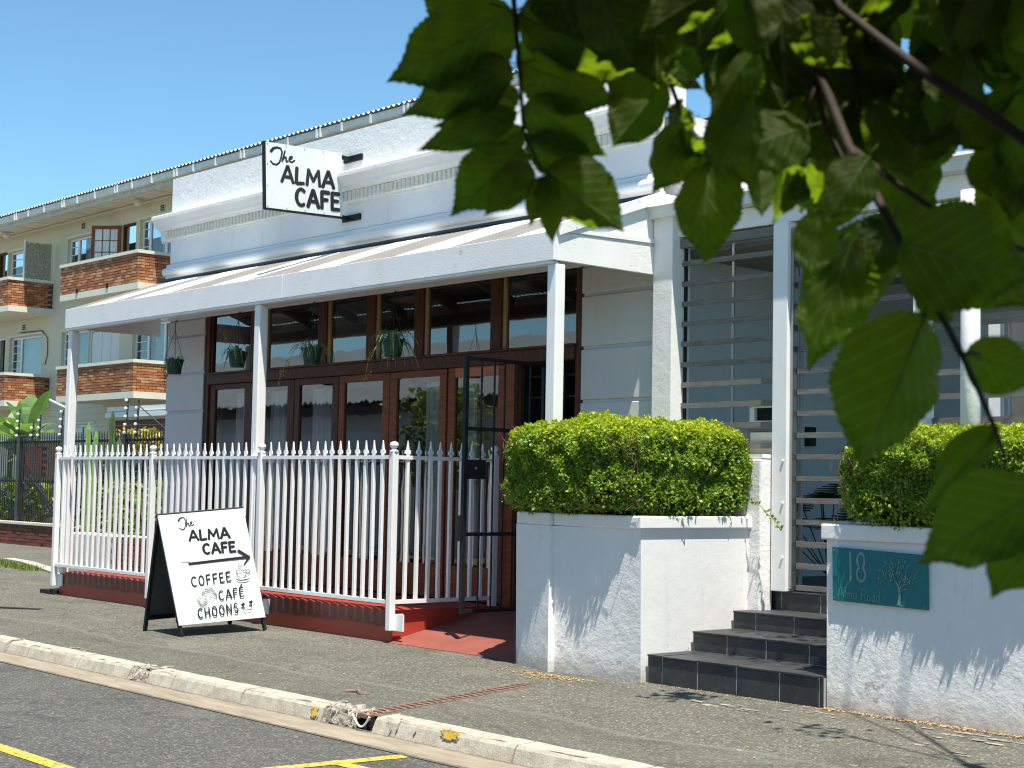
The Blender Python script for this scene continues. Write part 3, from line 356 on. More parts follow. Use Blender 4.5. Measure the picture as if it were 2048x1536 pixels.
# ================================================================== SETTING: ground
def sheet(name, x0, x1, y0, y1, z, m, nx=1, ny=1, zf=None):
    b = MB()
    for i in range(nx):
        for j in range(ny):
            xa = x0 + (x1 - x0) * i / nx; xb = x0 + (x1 - x0) * (i + 1) / nx; ya = y0 + (y1 - y0) * j / ny; yb = y0 + (y1 - y0) * (j + 1) / ny
            zz = zf if zf else (lambda x, y: z)
            b.quad((xa, ya, zz(xa, ya)), (xb, ya, zz(xb, ya)), (xb, yb, zz(xb, yb)), (xa, yb, zz(xa, yb)))
    o = b.build(name, m); o["kind"] = "structure"; return o
M['earth'] = pm("bare_earth", (.16, .13, .09), (.22, .18, .13), 3, .95, .4, 40, .01)
sheet("ground", -300, 300, -300, 300, -.40, M['earth'])
sheet("road", -90, 60, -8.3, -3.06, -.160, M['road'])
sheet("gutter_channel", -60, 30, -3.08, -2.70, -.155, M['gutter'])
pv = MB()
# pavement in front of the property line falls to the kerb, with the slot of the drain left open
def pz(y): return 0.02 * min(y, 0.0) - 0.002
XA, XB = -9.05, -8.50
def slotx(y, side):
    t = (y + 2.66) / (-0.86 + 2.66); return (-8.657 + (-9.046 + 8.657) * t) if side < 0 else (-8.513 + (-8.889 + 8.513) * t)
ys = [-2.66, -2.0, -1.4, -.86]
for a, b_ in zip(ys[:-1], ys[1:]):
    pv.quad((-60, a, pz(a)), (slotx(a, -1), a, pz(a)), (slotx(b_, -1), b_, pz(b_)), (-60, b_, pz(b_)))
    pv.quad((slotx(a, 1), a, pz(a)), (30, a, pz(a)), (30, b_, pz(b_)), (slotx(b_, 1), b_, pz(b_)))
pv.quad((-60, -.86, pz(-.86)), (30, -.86, pz(-.86)), (30, 0, pz(0)), (-60, 0, pz(0)))
pv.quad((-60, 0, pz(0)), (30, 0, pz(0)), (30, 14, pz(0)), (-60, 14, pz(0)))
o = pv.build("pavement", M['pavement']); o["kind"] = "structure"
sheet("far_pavement", -90, 60, -14, -8.3, -.03, M['pavement'])
# kerb of separate stones along the pavement
kerb = bpy.data.objects.new("kerb", None); COL.objects.link(kerb); kerb.location = (-10, -2.66, -.16); kerb["kind"] = "structure"
KP = [(-2.72, -.16), (-2.685, -.075), (-2.665, -.055), (-2.52, -.048), (-2.52, -.16)]
joints = [-13.81, -12.79, -11.85, None, -11.55, -11.15, -10.11, -9.02]
def kstone(x0, x1, m=M['kerb'], j=0.0):
    b = MB(); n = 6 if m is M['kerb'] else 9; r = random.Random(int(x0 * 100))
    rows = []
    for i in range(n + 1):
        x = x0 + (x1 - x0) * i / n; k = j
        rows.append([(x, y + r.uniform(-k, k) - (.004 if m is M['kerb'] else 0) * r.random(), z + r.uniform(-k, k) * .8) for y, z in KP])
    for i in range(n):
        for q in range(len(KP)):
            q2 = (q + 1) % len(KP); b.quad(rows[i][q], rows[i][q2], rows[i + 1][q2], rows[i + 1][q])
    b.poly(rows[0]); b.poly(rows[-1][::-1])
    return b.build("kerb_stone" if m is M['kerb'] else "broken_kerb_stone", m, kerb, bevel=.006 if m is M['kerb'] else 0)
xs = [-24.0 + i for i in range(10)]
for a, b_ in zip(xs[:-1], xs[1:]): kstone(a + .006, b_ - .006, j=.003)
for a, b_ in ((-15.0, -14.30), (-14.25, -13.81), (-13.81, -12.79), (-12.79, -11.86), (-11.55, -11.15), (-11.15, -10.11), (-10.11, -9.06), (-8.47, -8.21), (-8.21, -7.06), (-7.06, -6.06), (-6.06, -5.06), (-5.06, -4.06)):
    kstone(a + .006, b_ - .006, j=.003)
kstone(-11.85, -11.56, M['kerb_rough'], .022); kstone(-9.05, -8.67, M['kerb_rough'], .022); kstone(-14.32, -14.26, M['kerb_rough'], .015)
# yellow spray dots on the kerb
for (x, y, z, rx, rz) in ((-9.14, -2.712, -.10, .045, .04), (-7.66, -2.690, -.068, .11, .035)):
    b = MB(); r = random.Random(3); n = 26
    ring = []
    for k in range(n):
        t = 2 * math.pi * k / n; q = r.uniform(.6, 1.15)
        ring.append((x + rx * q * math.cos(t), y - .010 + (.26 * rz * q * math.sin(t)), z + rz * q * math.sin(t)))
    b.poly(ring); b.build("yellow_spray_dot", M['yellow'], kerb)
# road markings
mk = MB()
def strip(p0, p1, w, z=-.156):
    a = Vector((p0[0], p0[1], 0)); b_ = Vector((p1[0], p1[1], 0)); d = (b_ - a).normalized(); n = Vector((-d.y, d.x, 0)) * w / 2
    N = 12
    for i in range(N):
        q = [a.lerp(b_, i / N) - n, a.lerp(b_, (i + 1) / N) - n, a.lerp(b_, (i + 1) / N) + n, a.lerp(b_, i / N) + n]
        mk.quad(*[(v.x, v.y, z) for v in q])
strip((-12.0, -4.93), (-7.8, -4.92), .11)
mk.build("road_marking", M['yellow']).__setitem__("kind", "structure")
mk = MB(); strip((-7.62, -3.09), (-7.82, -4.9), .11); strip((-7.735, -3.56), (-4.5, -3.50), .10, -.1555)
mk.build("road_marking", M['yellow']).__setitem__("kind", "structure")
# drain grate across the pavement
dg = thing("drain_channel", "rusty slotted iron drain channel running from the white planter to the kerb", "drain", (-8.8, -1.8, -.05))
def dch(u, t, z):   # u 0..1 across, t 0..1 along from the kerb
    y = -2.70 + (-0.87 + 2.70) * t; return (slotx(y, -1) + (slotx(y, 1) - slotx(y, -1)) * u, y, pz(y) + z)
b = MB(); NS = 26
for u0, u1 in ((0, .10), (.90, 1)):
    b.hexa([dch(u0, 0, -.03), dch(u1, 0, -.03), dch(u1, 1, -.03), dch(u0, 1, -.03), dch(u0, 0, .006), dch(u1, 0, .006), dch(u1, 1, .006), dch(u0, 1, .006)])
b.build("frame", M['rust'], dg)
for k in range(NS):
    t0 = (k + .12) / NS; t1 = (k + .58) / NS
    MB().hexa([dch(.1, t0, -.025), dch(.9, t0, -.025), dch(.9, t1, -.025), dch(.1, t1, -.025), dch(.1, t0, .004), dch(.9, t0, .004), dch(.9, t1, .004), dch(.1, t1, .004)]).build("grate_bar", M['rust'], dg)
b = MB(); b.hexa([dch(0, 0, -.14), dch(1, 0, -.14), dch(1, 1, -.10), dch(0, 1, -.10), dch(0, 0, -.13), dch(1, 0, -.13), dch(1, 1, -.09), dch(0, 1, -.09)])
b.hexa([dch(-.06, 0, -.14), dch(0, 0, -.14), dch(0, 1, -.14), dch(-.06, 1, -.14), dch(-.06, 0, -.006), dch(0, 0, -.006), dch(0, 1, -.006), dch(-.06, 1, -.006)])
b.hexa([dch(1, 0, -.14), dch(1.06, 0, -.14), dch(1.06, 1, -.14), dch(1, 1, -.14), dch(1, 0, -.006), dch(1.06, 0, -.006), dch(1.06, 1, -.006), dch(1, 1, -.006)])
b.build("trough", M['dark'], dg)
b = MB(); pts = [(-8.66 + .19 * (k / 10), -2.735, -.055 - .075 * math.sin(math.pi * k / 10)) for k in range(11)]
b.tube(pts, .007, 6); b.build("pipe_lip", M['insul'], dg)
b = MB(); b.tube([(-9.55, -2.18, pz(-2.18) + .003), (-9.45, -2.12, pz(-2.1) + .012), (-9.36, -2.17, pz(-2.1) + .006), (-9.33, -2.1, pz(-2.1) + .003)], .016, 6)
tag(b.build("bent_iron_strip", M['rust']), "small bent rusty iron strip lying on the asphalt near the drain", "scrap")
# pavement at the side street
b = MB(); 
for p, q in (((-27.4, 3.03), (-26.2, 2.85)), ((-26.15, 2.84), (-24.9, 2.50)), ((-24.85, 2.49), (-23.5, 2.1)), ((-23.45, 2.08), (-21.9, 1.6))):
    b.bar((p[0], p[1], .0), (q[0], q[1], .0), .22, .07)
o = b.build("driveway_edging", M['kerb']); o["kind"] = "structure"
b = MB(); r = random.Random(5)
for k in range(900):
    t = r.random(); x = -27.2 + 3.2 * t; y = 2.65 - .5 * t + r.gauss(-.12, .12); h = r.uniform(.03, .09); a = r.uniform(0, 6.28); w = .012
    b.poly([(x - w * math.cos(a), y - w * math.sin(a), 0), (x + w * math.cos(a), y + w * math.sin(a), 0), (x + r.uniform(-.03, .03), y + r.uniform(-.03, .03), h)])
o = b.build("grass", M['green_leaf']); o["kind"] = "stuff"
# flat scraps lying on the pavement
for (x, y, l, w, a, m, nm, lb) in ((-17.45, -1.2, .62, .10, .55, M['dark'], "tar_patch", "dark flat tar strip on the pavement left of the red plinth"),):
    b = MB(); b.bar((x - l / 2 * math.cos(a), y - l / 2 * math.sin(a), pz(y) + .006), (x + l / 2 * math.cos(a), y + l / 2 * math.sin(a), pz(y) + .006), w, .010)
    tag(b.build(nm, m), lb, "tar strip")
# ================================================================== STREET TREE trunk/limb come with the leaves further down
# ================================================================== CAFE BUILDING
cafe = thing("cafe_building", "single storey white cafe with moulded cornice and dark timber folding doors", "building", (-14.2, 1.4, 0))
XL, XR, W = -18.72, -9.70, 1.33
OL, OR_ = -17.76, -10.72
b = MB()
b.box(XL, XR, W, W + .3, 3.62, 4.20)                       # wall over the opening
b.box(XL, XR, W, W + .3, 4.40, 4.70)                       # frieze
b.box(XL, XL + .3, W + .31, 8, 0, 4.9); b.box(XR - .3, XR, W + .31, 8, 0, 4.9)
b.build("wall", M['stucco'], cafe)
b = MB(); b.box(XL, XR + .02, W, W + .3, 5.045, 5.56); b.build("parapet", M['stucco_rough'], cafe)
b = MB(); p = .2
b.prism([(W + .01, 4.70), (W - .03, 4.70), (W - .03, 4.725), (W - .045, 4.735), (W - .045, 4.84), (W - .075, 4.85), (W - .085, 4.875), (W - .13, 4.89), (W - .14, 4.92), (W - p + .01, 4.985), (W - p, 4.99), (W - p, 5.03), (W - p + .02, 5.045), (W + .01, 5.05)], XL - p, XR + .02)
b.build("cornice", M['stucco'], cafe)
dn = MB()
x = XL - .02
while x < XR: dn.box(x, x + .040, W - .068, W - .044, 4.738, 4.836); x += .078
dn.build("dentil_course", M['cream_trim'], cafe, kind="stuff")
b = MB(); prof = [(W + .01, 4.20), (W - .03, 4.20), (W - .035, 4.225)]
for k in range(9):
    t = -math.pi / 2 + math.pi * k / 8; prof.append((W - .045 - .045 * math.cos(t), 4.285 + .055 * math.sin(t)))
prof += [(W - .03, 4.345), (W - .02, 4.39), (W + .01, 4.40)]
b.prism(prof, XL - .06, XR + .02); b.build("string_moulding", M['stucco'], cafe, smooth=False)
# piers of coursed plaster blocks with recessed joints
def pier(x0, x1, joints, ztop):
    MB().box(x0 + .012, x1 - .012, W + .022, W + .3, 0, ztop).build("pier_core", M['pier'], cafe)
    zs = [0.0] + sorted(joints) + [ztop]
    for a, c in zip(zs[:-1], zs[1:]):
        MB().box(x0, x1, W, W + .021, a + .016, c - .016).build("pier_block", M['pier'], cafe, bevel=.008)
pier(XL, OL, [.40, .90, 1.40, 1.90, 2.40, 2.90, 3.40], 3.62)
pier(OR_, XR - .06, [.32, .82, 1.32, 1.82, 2.32, 2.83, 3.34], 3.62)
b = MB(); r = random.Random(11)
rows = []
for k in range(40):
    z = .05 + 3.5 * k / 39; j = r.uniform(-.02, .02); rows.append([(XR - .075 + j, W - .012, z), (XR - .03 + r.uniform(-.012, .012), W - .04, z), (XR + .022, W - .03 + r.uniform(-.01, .01), z), (XR + .03, W + .25, z)])
for k in range(39):
    for q in range(3): b.quad(rows[k][q], rows[k][q + 1], rows[k + 1][q + 1], rows[k + 1][q])
b.build("crumbling_corner_plaster", M['stucco_rough'], cafe)
# roof and interior shell
b = MB(); b.box(XL + .05, XR - .05, W + .31, 8.0, 4.9, 5.0); b.build("roof", M['fibre'], cafe)
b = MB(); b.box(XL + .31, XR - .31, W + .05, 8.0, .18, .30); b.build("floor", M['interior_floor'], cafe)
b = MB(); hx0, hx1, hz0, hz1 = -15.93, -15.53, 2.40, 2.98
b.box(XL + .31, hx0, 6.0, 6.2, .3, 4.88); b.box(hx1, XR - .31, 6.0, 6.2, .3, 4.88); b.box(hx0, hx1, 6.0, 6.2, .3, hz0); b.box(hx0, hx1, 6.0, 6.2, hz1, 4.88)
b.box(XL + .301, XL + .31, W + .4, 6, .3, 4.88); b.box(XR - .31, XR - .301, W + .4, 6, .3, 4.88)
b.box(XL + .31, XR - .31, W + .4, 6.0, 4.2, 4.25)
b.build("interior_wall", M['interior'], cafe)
b = MB()
b.box(hx0, hx1, 6.05, 6.09, 2.66, 2.71); b.box((hx0 + hx1) / 2 - .03, (hx0 + hx1) / 2 + .03, 6.10, 6.13, hz0, hz1); b.build("back_window_bars", M['brown'], cafe)
# shopfront joinery
YD = 1.38
def jb(x0, x1, z0, z1, m, y0=YD, d=.07, name="door_frame"):
    return MB().box(x0, x1, y0, y0 + d, z0, z1).build(name, m, cafe, bevel=.006)
jb(OL, OL + .10, .3, 3.62, M['brown'], YD - .03, .12); jb(OR_ - .10, OR_, .3, 3.62, M['brown'], YD - .03, .12)
jb(OL + .10, OR_ - .10, 2.735, 2.86, M['brown'], YD - .05, .14, "transom_rail")
jb(OL + .10, OR_ - .10, 2.86, 2.885, M['brown'], YD - .075, .10, "transom_sill")
jb(OL + .10, OR_ - .10, 3.62, 3.74, M['brown'], YD - .03, .12, "head_rail")
mull = [(-16.68, -16.36), (-15.20, -15.03), (-14.24, -14.08), (-13.36, -13.20), (-12.09, -11.92)]
px_ = OL + .10
for i, (a, c) in enumerate(mull + [(OR_ - .10, None)]):
    # transom light between px_ and a
    MB().quad((px_, YD + .02, 2.885), (a, YD + .02, 2.885), (a, YD + .02, 3.62), (px_, YD + .02, 3.62)).build("transom_pane", M['glass'], cafe)
    MB().box(px_, px_ + .045, YD - .005, YD + .07, 2.885, 3.62).build("pane_bead", M['lit_wood'] if i else M['brown'], cafe)
    if c is None: break
    jb(a, c, 2.885, 3.62, M['brown'], YD - .03, .12, "mullion"); px_ = c
# folding door leaves: stile x range, glass x range
leaves = [(-17.64, -16.62, -17.52, -16.80, 2.665), (-16.62, -15.69, -16.44, -15.84, 2.66), (-15.69, -14.77, -15.58, -14.90, 2.655), (-14.77, -13.80, -14.66, -13.93, 2.65), (-13.80, -12.80, -13.67, -12.92, 2.66), (-12.78, -11.87, -12.66, -11.97, 2.63)]
for i, (a, c, g0, g1, zt) in enumerate(leaves):
    wm = M['brown_red'] if i in (3, 4) else (M['orange_wood'] if i == 5 else M['brown'])
    lf = MB().box(a + .006, g0, YD - .01, YD + .035, .32, 2.73).box(g1, c - .006, YD - .01, YD + .035, .32, 2.73).build("door_leaf", M['brown'] if i < 3 else M['brown_red'], cafe, bevel=.005)
    MB().box(g0, g1, YD - .008, YD + .033, zt, 2.73).build("top_rail", wm, lf)
    MB().box(g0, g1, YD - .008, YD + .033, .32, .66).build("bottom_panel", M['brown_red'], lf)
    MB().quad((g0, YD + .012, .66), (g1, YD + .012, .66), (g1, YD + .012, zt), (g0, YD + .012, zt)).build("door_pane", M['glass'], lf)
MB().box(-11.84, -11.70, YD - .03, YD + .09, .3, 2.735).build("door_post", M['brown_red'], cafe, bevel=.005)
dl = MB().box(-11.70, -11.66, YD + .07, YD + .80, .32, 2.70).build("open_door", M['dark'], cafe)
MB().box(-11.655, -11.64, YD + .10, YD + .18, 1.30, 1.55).build("door_lock", M['steel'], dl)
b = MB()
for xx in (-11.60, -11.36, -11.10, -10.86): b.bar((xx, YD + .10, .3), (xx, YD + .10, 2.73), .022, .022)
for zz in (2.60, 2.39, 1.85, 1.2, .5): b.bar((-11.66, YD + .12, zz), (-10.80, YD + .12, zz), .02, .02)
b.build("burglar_grille", M['black'], cafe)
MB().box(-11.05, -10.82, YD + .30, YD + .36, .3, 2.73).build("dark_door_edge", M['dark'], cafe)
# curtains hang behind the glass: things of their own
def curtain(x0, x1, label, seed, z0=.66, z1=2.62):
    b = MB(); n = max(10, int((x1 - x0) * 60)); r = random.Random(seed); ph = r.random() * 6
    pts = [(x0 + (x1 - x0) * i / n, YD + .16 + .035 * math.sin(ph + i * .85) + .015 * math.sin(i * .31)) for i in range(n + 1)]
    K = 6
    for i in range(n):
        for k in range(K):
            za, zb = z0 + (z1 - z0) * k / K, z0 + (z1 - z0) * (k + 1) / K
            sp = lambda x, z: x0 + (x - x0) * (.85 + .15 * (z1 - z) / (z1 - z0))
            b.quad((sp(pts[i][0], za), pts[i][1], za), (sp(pts[i + 1][0], za), pts[i + 1][1], za), (sp(pts[i + 1][0], zb), pts[i + 1][1], zb), (sp(pts[i][0], zb), pts[i][1], zb))
    o = b.build("curtain", M['curtain'], None, smooth=True); return tag(o, label, "curtain", "pale curtains behind the cafe doors")
curtain(-17.30, -16.82, "pale curtain behind the leftmost folding door of the cafe", 1)
curtain(-16.43, -16.02, "grey curtain in the narrow door pane just right of the middle canopy post", 2)
curtain(-15.56, -15.05, "pinkish curtain in the third folding door under the third hanging pot", 3)
curtain(-13.38, -12.93, "gathered pink-grey curtain at the right side of the fifth door pane", 4)
curtain(-12.64, -12.46, "narrow white curtain beside the black security gate", 5)
# white tall interior cupboard glimpsed in the transom
b = MB(); b.box(-17.2, -16.5, 3.0, 3.4, 2.75, 3.9)
lr = MB()
tag(b.build("wall_cupboard", M['door_white']), "white slatted cupboard seen through the cafe transom glass", "cupboard")
# ================================================================== VERANDA: plinth, ramp
pl = thing("veranda_plinth", "glossy red painted veranda floor slab under the white picket fence", "veranda floor", (-15.5, .06, 0))
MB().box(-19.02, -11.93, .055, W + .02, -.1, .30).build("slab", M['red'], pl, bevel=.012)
rp = MB().hexa([(-11.929, 0.0, -.05), (-9.95, 0.0, -.05), (-9.95, 2.2, -.05), (-11.929, 2.2, -.05), (-11.929, 0.0, .003), (-9.95, .0, .003), (-9.95, W, .28), (-11.929, W, .28)])
tag(rp.build("entrance_ramp", M['ramp']), "faded red concrete ramp rising to the cafe door", "ramp")
tag(MB().box(-19.42, -19.03, -.02, .12, -.02, .05).build("dark_block", M['dark']), "small dark block at the left foot of the red plinth", "block")
# ================================================================== CANOPY
can = thing("veranda_canopy", "lean-to canopy with grey and white striped corrugated roof on slim white posts", "canopy", (-14.3, .05, .0))
CL, CR = -18.95, -9.66
b = MB(); b.box(CL, -13.85, -.035, 0, 3.43, 3.68).build("fascia_board", M['wood_white'], can, bevel=.004)
b = MB(); b.box(-13.845, CR, -.035, 0, 3.43, 3.68).build("fascia_board", M['wood_white'], can, bevel=.004)
MB().box(CL + .02, CR - .04, -.028, .06, 3.405, 3.428).build("fascia_lip", M['wood_white'], can)
MB().box(CR - .035, CR, .002, W - .003, 3.43, 3.68).build("side_fascia", M['wood_white'], can, bevel=.004)
MB().box(CL, CL + .035, .002, W - .003, 3.43, 3.68).build("side_fascia", M['wood_white'], can, bevel=.004)
def roofz(y): return 3.672 + (y + .03) * (4.165 - 3.672) / (W + .03)
b = MB(); b.hexa([(CR - .035, .05, 3.682), (CR - .012, .05, 3.682), (CR - .012, W - .004, 3.682), (CR - .035, W - .004, 3.682), (CR - .035, .05, roofz(.05) - .03), (CR - .012, .05, roofz(.05) - .03), (CR - .012, W - .004, roofz(W) - .03), (CR - .035, W - .004, roofz(W) - .03)])
b.build("gable_infill", M['stucco'], can)
MB().bar((CR + .0, .0, roofz(.0) + .005), (CR + .0, W - .004, roofz(W) + .0), .05, .09).build("barge_board", M['wood_white'], can)
MB().bar((CR - .004, .02, 3.70), (CR - .004, W - .004, 3.735), .028, .035).build("drip_batten", M['wood_white'], can)
stripes = [-18.97, -18.42, -17.81, -17.19, -16.36, -15.39, -14.61, -13.66, -12.92, -11.93, -11.10, -10.20, -9.64]
def sheetroof(x0, x1, m, name, y0=.003, y1=W - .002, zf=roofz, pitch=.076, amp=.009, parent=can, par=4):
    b = MB(); n = max(2, int(round((x1 - x0) / pitch * par))); rows = []
    for i in range(n + 1):
        x = x0 + (x1 - x0) * i / n; w = amp * math.cos(2 * math.pi * x / pitch); rows.append((x, w))
    for (xa, wa), (xb, wb) in zip(rows[:-1], rows[1:]):
        b.quad((xa, y0, zf(y0) + wa), (xb, y0, zf(y0) + wb), (xb, y1, zf(y1) + wb), (xa, y1, zf(y1) + wa))
    return b.build(name, m, parent, smooth=True)
for i, (a, c) in enumerate(zip(stripes[:-1], stripes[1:])):
    sheetroof(a, c, M['sheet_grey'] if i % 2 == 0 else M['sheet_white'], "roof_sheet")
MB().box(CL, CR, W - .035, W - .001, 4.172, 4.20).build("flashing", M['black_fence'], can)
for xx in [CL + .5 + i * 1.02 for i in range(9)]:
    MB().bar((xx, .01, roofz(.0) - .08), (xx, W - .01, roofz(W) - .08), .05, .10).build("rafter", M['sheet_under'], can)
for yy in (.35, .8, 1.2): MB().box(CL + .05, CR - .05, yy - .03, yy + .03, roofz(yy) - .035, roofz(yy) - .012).build("purlin", M['sheet_under'], can)
MB().box(CL + .06, CR - .06, .02, .12, 3.435, 3.54).build("eaves_beam", M['sheet_under'], can)
def post(xc, xo):
    b = MB(); b.hexa([(xo - .055, .0, .28), (xo + .055, .0, .28), (xo + .055, .11, .28), (xo - .055, .11, .28), (xc - .055, .005, 3.405), (xc + .055, .005, 3.405), (xc + .055, .115, 3.405), (xc - .055, .115, 3.405)])
    return b.build("post", M['post_white'], can, bevel=.012)
post(-18.88, -18.90); post(-14.39, -14.37)
b = MB(); b.box(-9.78, -9.665, .005, .115, .0, 3.405); b.build("post", M['post_white'], can, bevel=.012)
# ================================================================== WHITE PICKET FENCE
fn = thing("picket_fence", "white spear topped steel picket fence bolted to the red plinth", "fence", (-15.5, 0, 0))
sp = MB()   # spearhead, local z from rail top
def spear_profile(b):
    for pr, d in (([(-.012, 0), (.012, 0), (.012, .025), (-.012, .025)], .012), ([(-.034, .022), (-.020, .018), (.0, .03), (.020, .018), (.034, .022), (.030, .052), (.018, .046), (.0, .145), (-.018, .046), (-.030, .052)], .007)):
        k = len(pr); n = len(b.v)
        for y in (-d, d): b.v += [(x, y, z) for x, z in pr]
        for i in range(k):
            j = (i + 1) % k; b.f.append((n + i, n + j, n + k + j, n + k + i)); b.mi.append(0)
        b.f.append(tuple(n + i for i in range(k))[::-1]); b.mi.append(0); b.f.append(tuple(n + k + i for i in range(k))); b.mi.append(0)
spear_profile(sp); SPEAR = sp.mesh("spearhead", M['metal_white'])
PICK = MB().box(-.0155, .0155, -.0155, .0155, 0, 1.37).mesh("picket", M['metal_white'])
frnd = random.Random(41)
def railing(p0, p1, n, end0=.0, rot=0, parent=fn):
    a = Vector((*p0, 0)); c = Vector((*p1, 0)); d = (c - a).normalized()
    MB().bar(a + Vector((0, 0, 1.755)), c + Vector((0, 0, 1.755)), .04, .036).build("top_rail", M['metal_white'], parent)
    MB().bar(a + Vector((0, 0, .382)), c + Vector((0, 0, .382)), .04, .036).build("bottom_rail", M['metal_white'], parent)
    for i in range(n):
        q = a.lerp(c, (i + 1) / (n + 1))
        o = inst("picket", PICK, parent, (q.x + frnd.gauss(0, .003), q.y, .385), (frnd.gauss(0, .0025), frnd.gauss(0, .003), rot + frnd.gauss(0, .05))); inst("spearhead", SPEAR, o, (0, 0, 1.388))
def fpost(x, y, z0, foot=True):
    b = MB().box(x - .034, x + .034, y - .034, y + .034, z0, 1.80); o = b.build("fence_post", M['metal_white'], fn, bevel=.006)
    MB().lathe((x, y, 1.80), [(.040, 0), (.046, .012), (.030, .024), (.022, .034), (.036, .05), (.044, .07), (.036, .092), (.012, .104)], 12).build("ball_finial", M['metal_white'], o, smooth=True)
    if foot: MB().box(x + .0345, x + .15, y + .035, y + .052, z0, z0 + .155).build("bolt_plate", M['metal_white'], o)
for x in (-19.06, -16.56, -14.20): fpost(x, 0, .11)
fpost(-11.88, 0, .115); fpost(-11.90, 1.285, .30, False)
railing((-19.03, 0), (-16.59, 0), 16); railing((-16.53, 0), (-14.235, 0), 15); railing((-14.165, 0), (-11.915, 0), 15)
railing((-11.885, .035), (-11.90, 1.25), 8, rot=math.pi / 2)
MB().box(-11.86, -11.845, .03, .13, .115, .27).build("bolt_plate", M['metal_white'], fn)
# ================================================================== BLACK SECURITY GATE (standing open)
gt = thing("security_gate", "black steel security gate standing open beside the hedge planter", "gate", (-11.2, .8, .3))
GX = -11.2; y0, y1 = .31, 1.30
b = MB(); b.bar((GX, y0, .31), (GX, y0, 2.71), .04, .04); b.bar((GX, y1, .31), (GX, y1, 2.71), .04, .04)
for z in (.33, 1.045, 2.03, 2.69): b.bar((GX, y0, z), (GX, y1, z), .03, .034)
b.build("gate_frame", M['black'], gt)
for yy in (.50, .66, .79, .95, 1.12): MB().bar((GX, yy, .33), (GX, yy, 2.69), .014, .014).build("gate_bar", M['black'], gt)
lk = MB().box(GX - .03, GX + .03, y0 - .01, y0 + .24, 1.56, 1.74).build("lock_box", M['black'], gt, bevel=.005)
MB().tube([(GX + .03, y0 + .10, 1.66), (GX + .045, y0 + .10, 1.66)], .014, 10).build("keyhole", M['steel'], lk)
MB().box(GX - .02, GX + .02, y0 - .055, y0 - .026, .98, 1.22).build("slam_plate", M['black'], gt)
# ================================================================== LETTERING (brush strokes as thin raised paint)
def arc(cx, cy, rx, ry, a0, a1, n=10):
    return [(cx + rx * math.cos(math.radians(a0 + (a1 - a0) * i / n)), cy + ry * math.sin(math.radians(a0 + (a1 - a0) * i / n))) for i in range(n + 1)]
GL = {
 'A': (.86, [[(0, 0), (.40, 1.0), (.46, 1.0), (.86, 0)], [(.17, .33), (.70, .33)]]),
 'L': (.58, [[(.03, 1), (.0, .06), (.10, .0), (.56, .05)]]),
 'M': (.98, [[(0, 0), (.10, 1), (.48, .28), (.88, 1), (.98, 0)]]),
 'C': (.70, [arc(.40, .5, .38, .5, 48, 305, 14)]),
 'F': (.60, [[(.04, 0), (.04, 1), (.60, 1)], [(.04, .52), (.50, .54)]]),
 'E': (.62, [[(.60, 1), (.04, 1), (.04, 0), (.62, .02)], [(.04, .52), (.52, .54)]]),
 'O': (.76, [arc(.38, .5, .36, .5, 100, 458, 18)]),
 'H': (.74, [[(.04, 0), (.04, 1)], [(.70, 1), (.70, 0)], [(.04, .5), (.70, .54)]]),
 'N': (.80, [[(.02, 0), (.06, 1), (.72, .02), (.78, 1)]]),
 'S': (.62, [arc(.32, .75, .26, .25, 30, 250, 9) + arc(.30, .25, .28, .25, 80, -150, 9)]),
 'R': (.66, [[(.04, 0), (.04, 1)], [(.04, 1), (.40, 1), (.56, .85), (.52, .62), (.36, .5), (.06, .5)], [(.30, .5), (.64, 0)]]),
 '1': (.20, [[(.10, 1), (.10, 0)]]),
 '8': (.55, [arc(.275, .74, .22, .26, -90, 270, 16), arc(.275, .25, .25, .25, 90, 450, 16)]),
 'l': (.22, [[(.06, 1), (.06, .1), (.14, .0)]]), 'm': (.72, [[(.04, 0), (.04, .55)], [(.04, .4), (.18, .56), (.30, .5), (.32, 0)], [(.32, .4), (.46, .56), (.58, .5), (.62, 0)]]),
 'a': (.48, [arc(.22, .27, .19, .27, 60, 420, 12), [(.42, .55), (.42, 0)]]), 'o': (.48, [arc(.23, .27, .20, .27, 90, 450, 12)]),
 'd': (.50, [arc(.22, .27, .19, .27, 60, 420, 12), [(.42, 1), (.42, 0)]]),
}
GL['\u00c9'] = (GL['E'][0], GL['E'][1] + [[(.26, 1.16), (.48, 1.36)]])
def ribbon(b, pts, w, f, dz):
    # split at sharp corners so every piece keeps its full width
    if not isinstance(w, (list, tuple)): w = [w] * len(pts)
    cur = [0]; parts = []
    for i in range(1, len(pts) - 1):
        cur.append(i); a = Vector(pts[i]) - Vector(pts[i - 1]); c = Vector(pts[i + 1]) - Vector(pts[i])
        if a.length and c.length and a.normalized().dot(c.normalized()) < .35: parts.append(cur); cur = [i]
    cur.append(len(pts) - 1); parts.append(cur)
    for k, ix in enumerate(parts): ribbon1(b, [pts[i] for i in ix], [w[i] for i in ix], f, dz + .00004 * k)
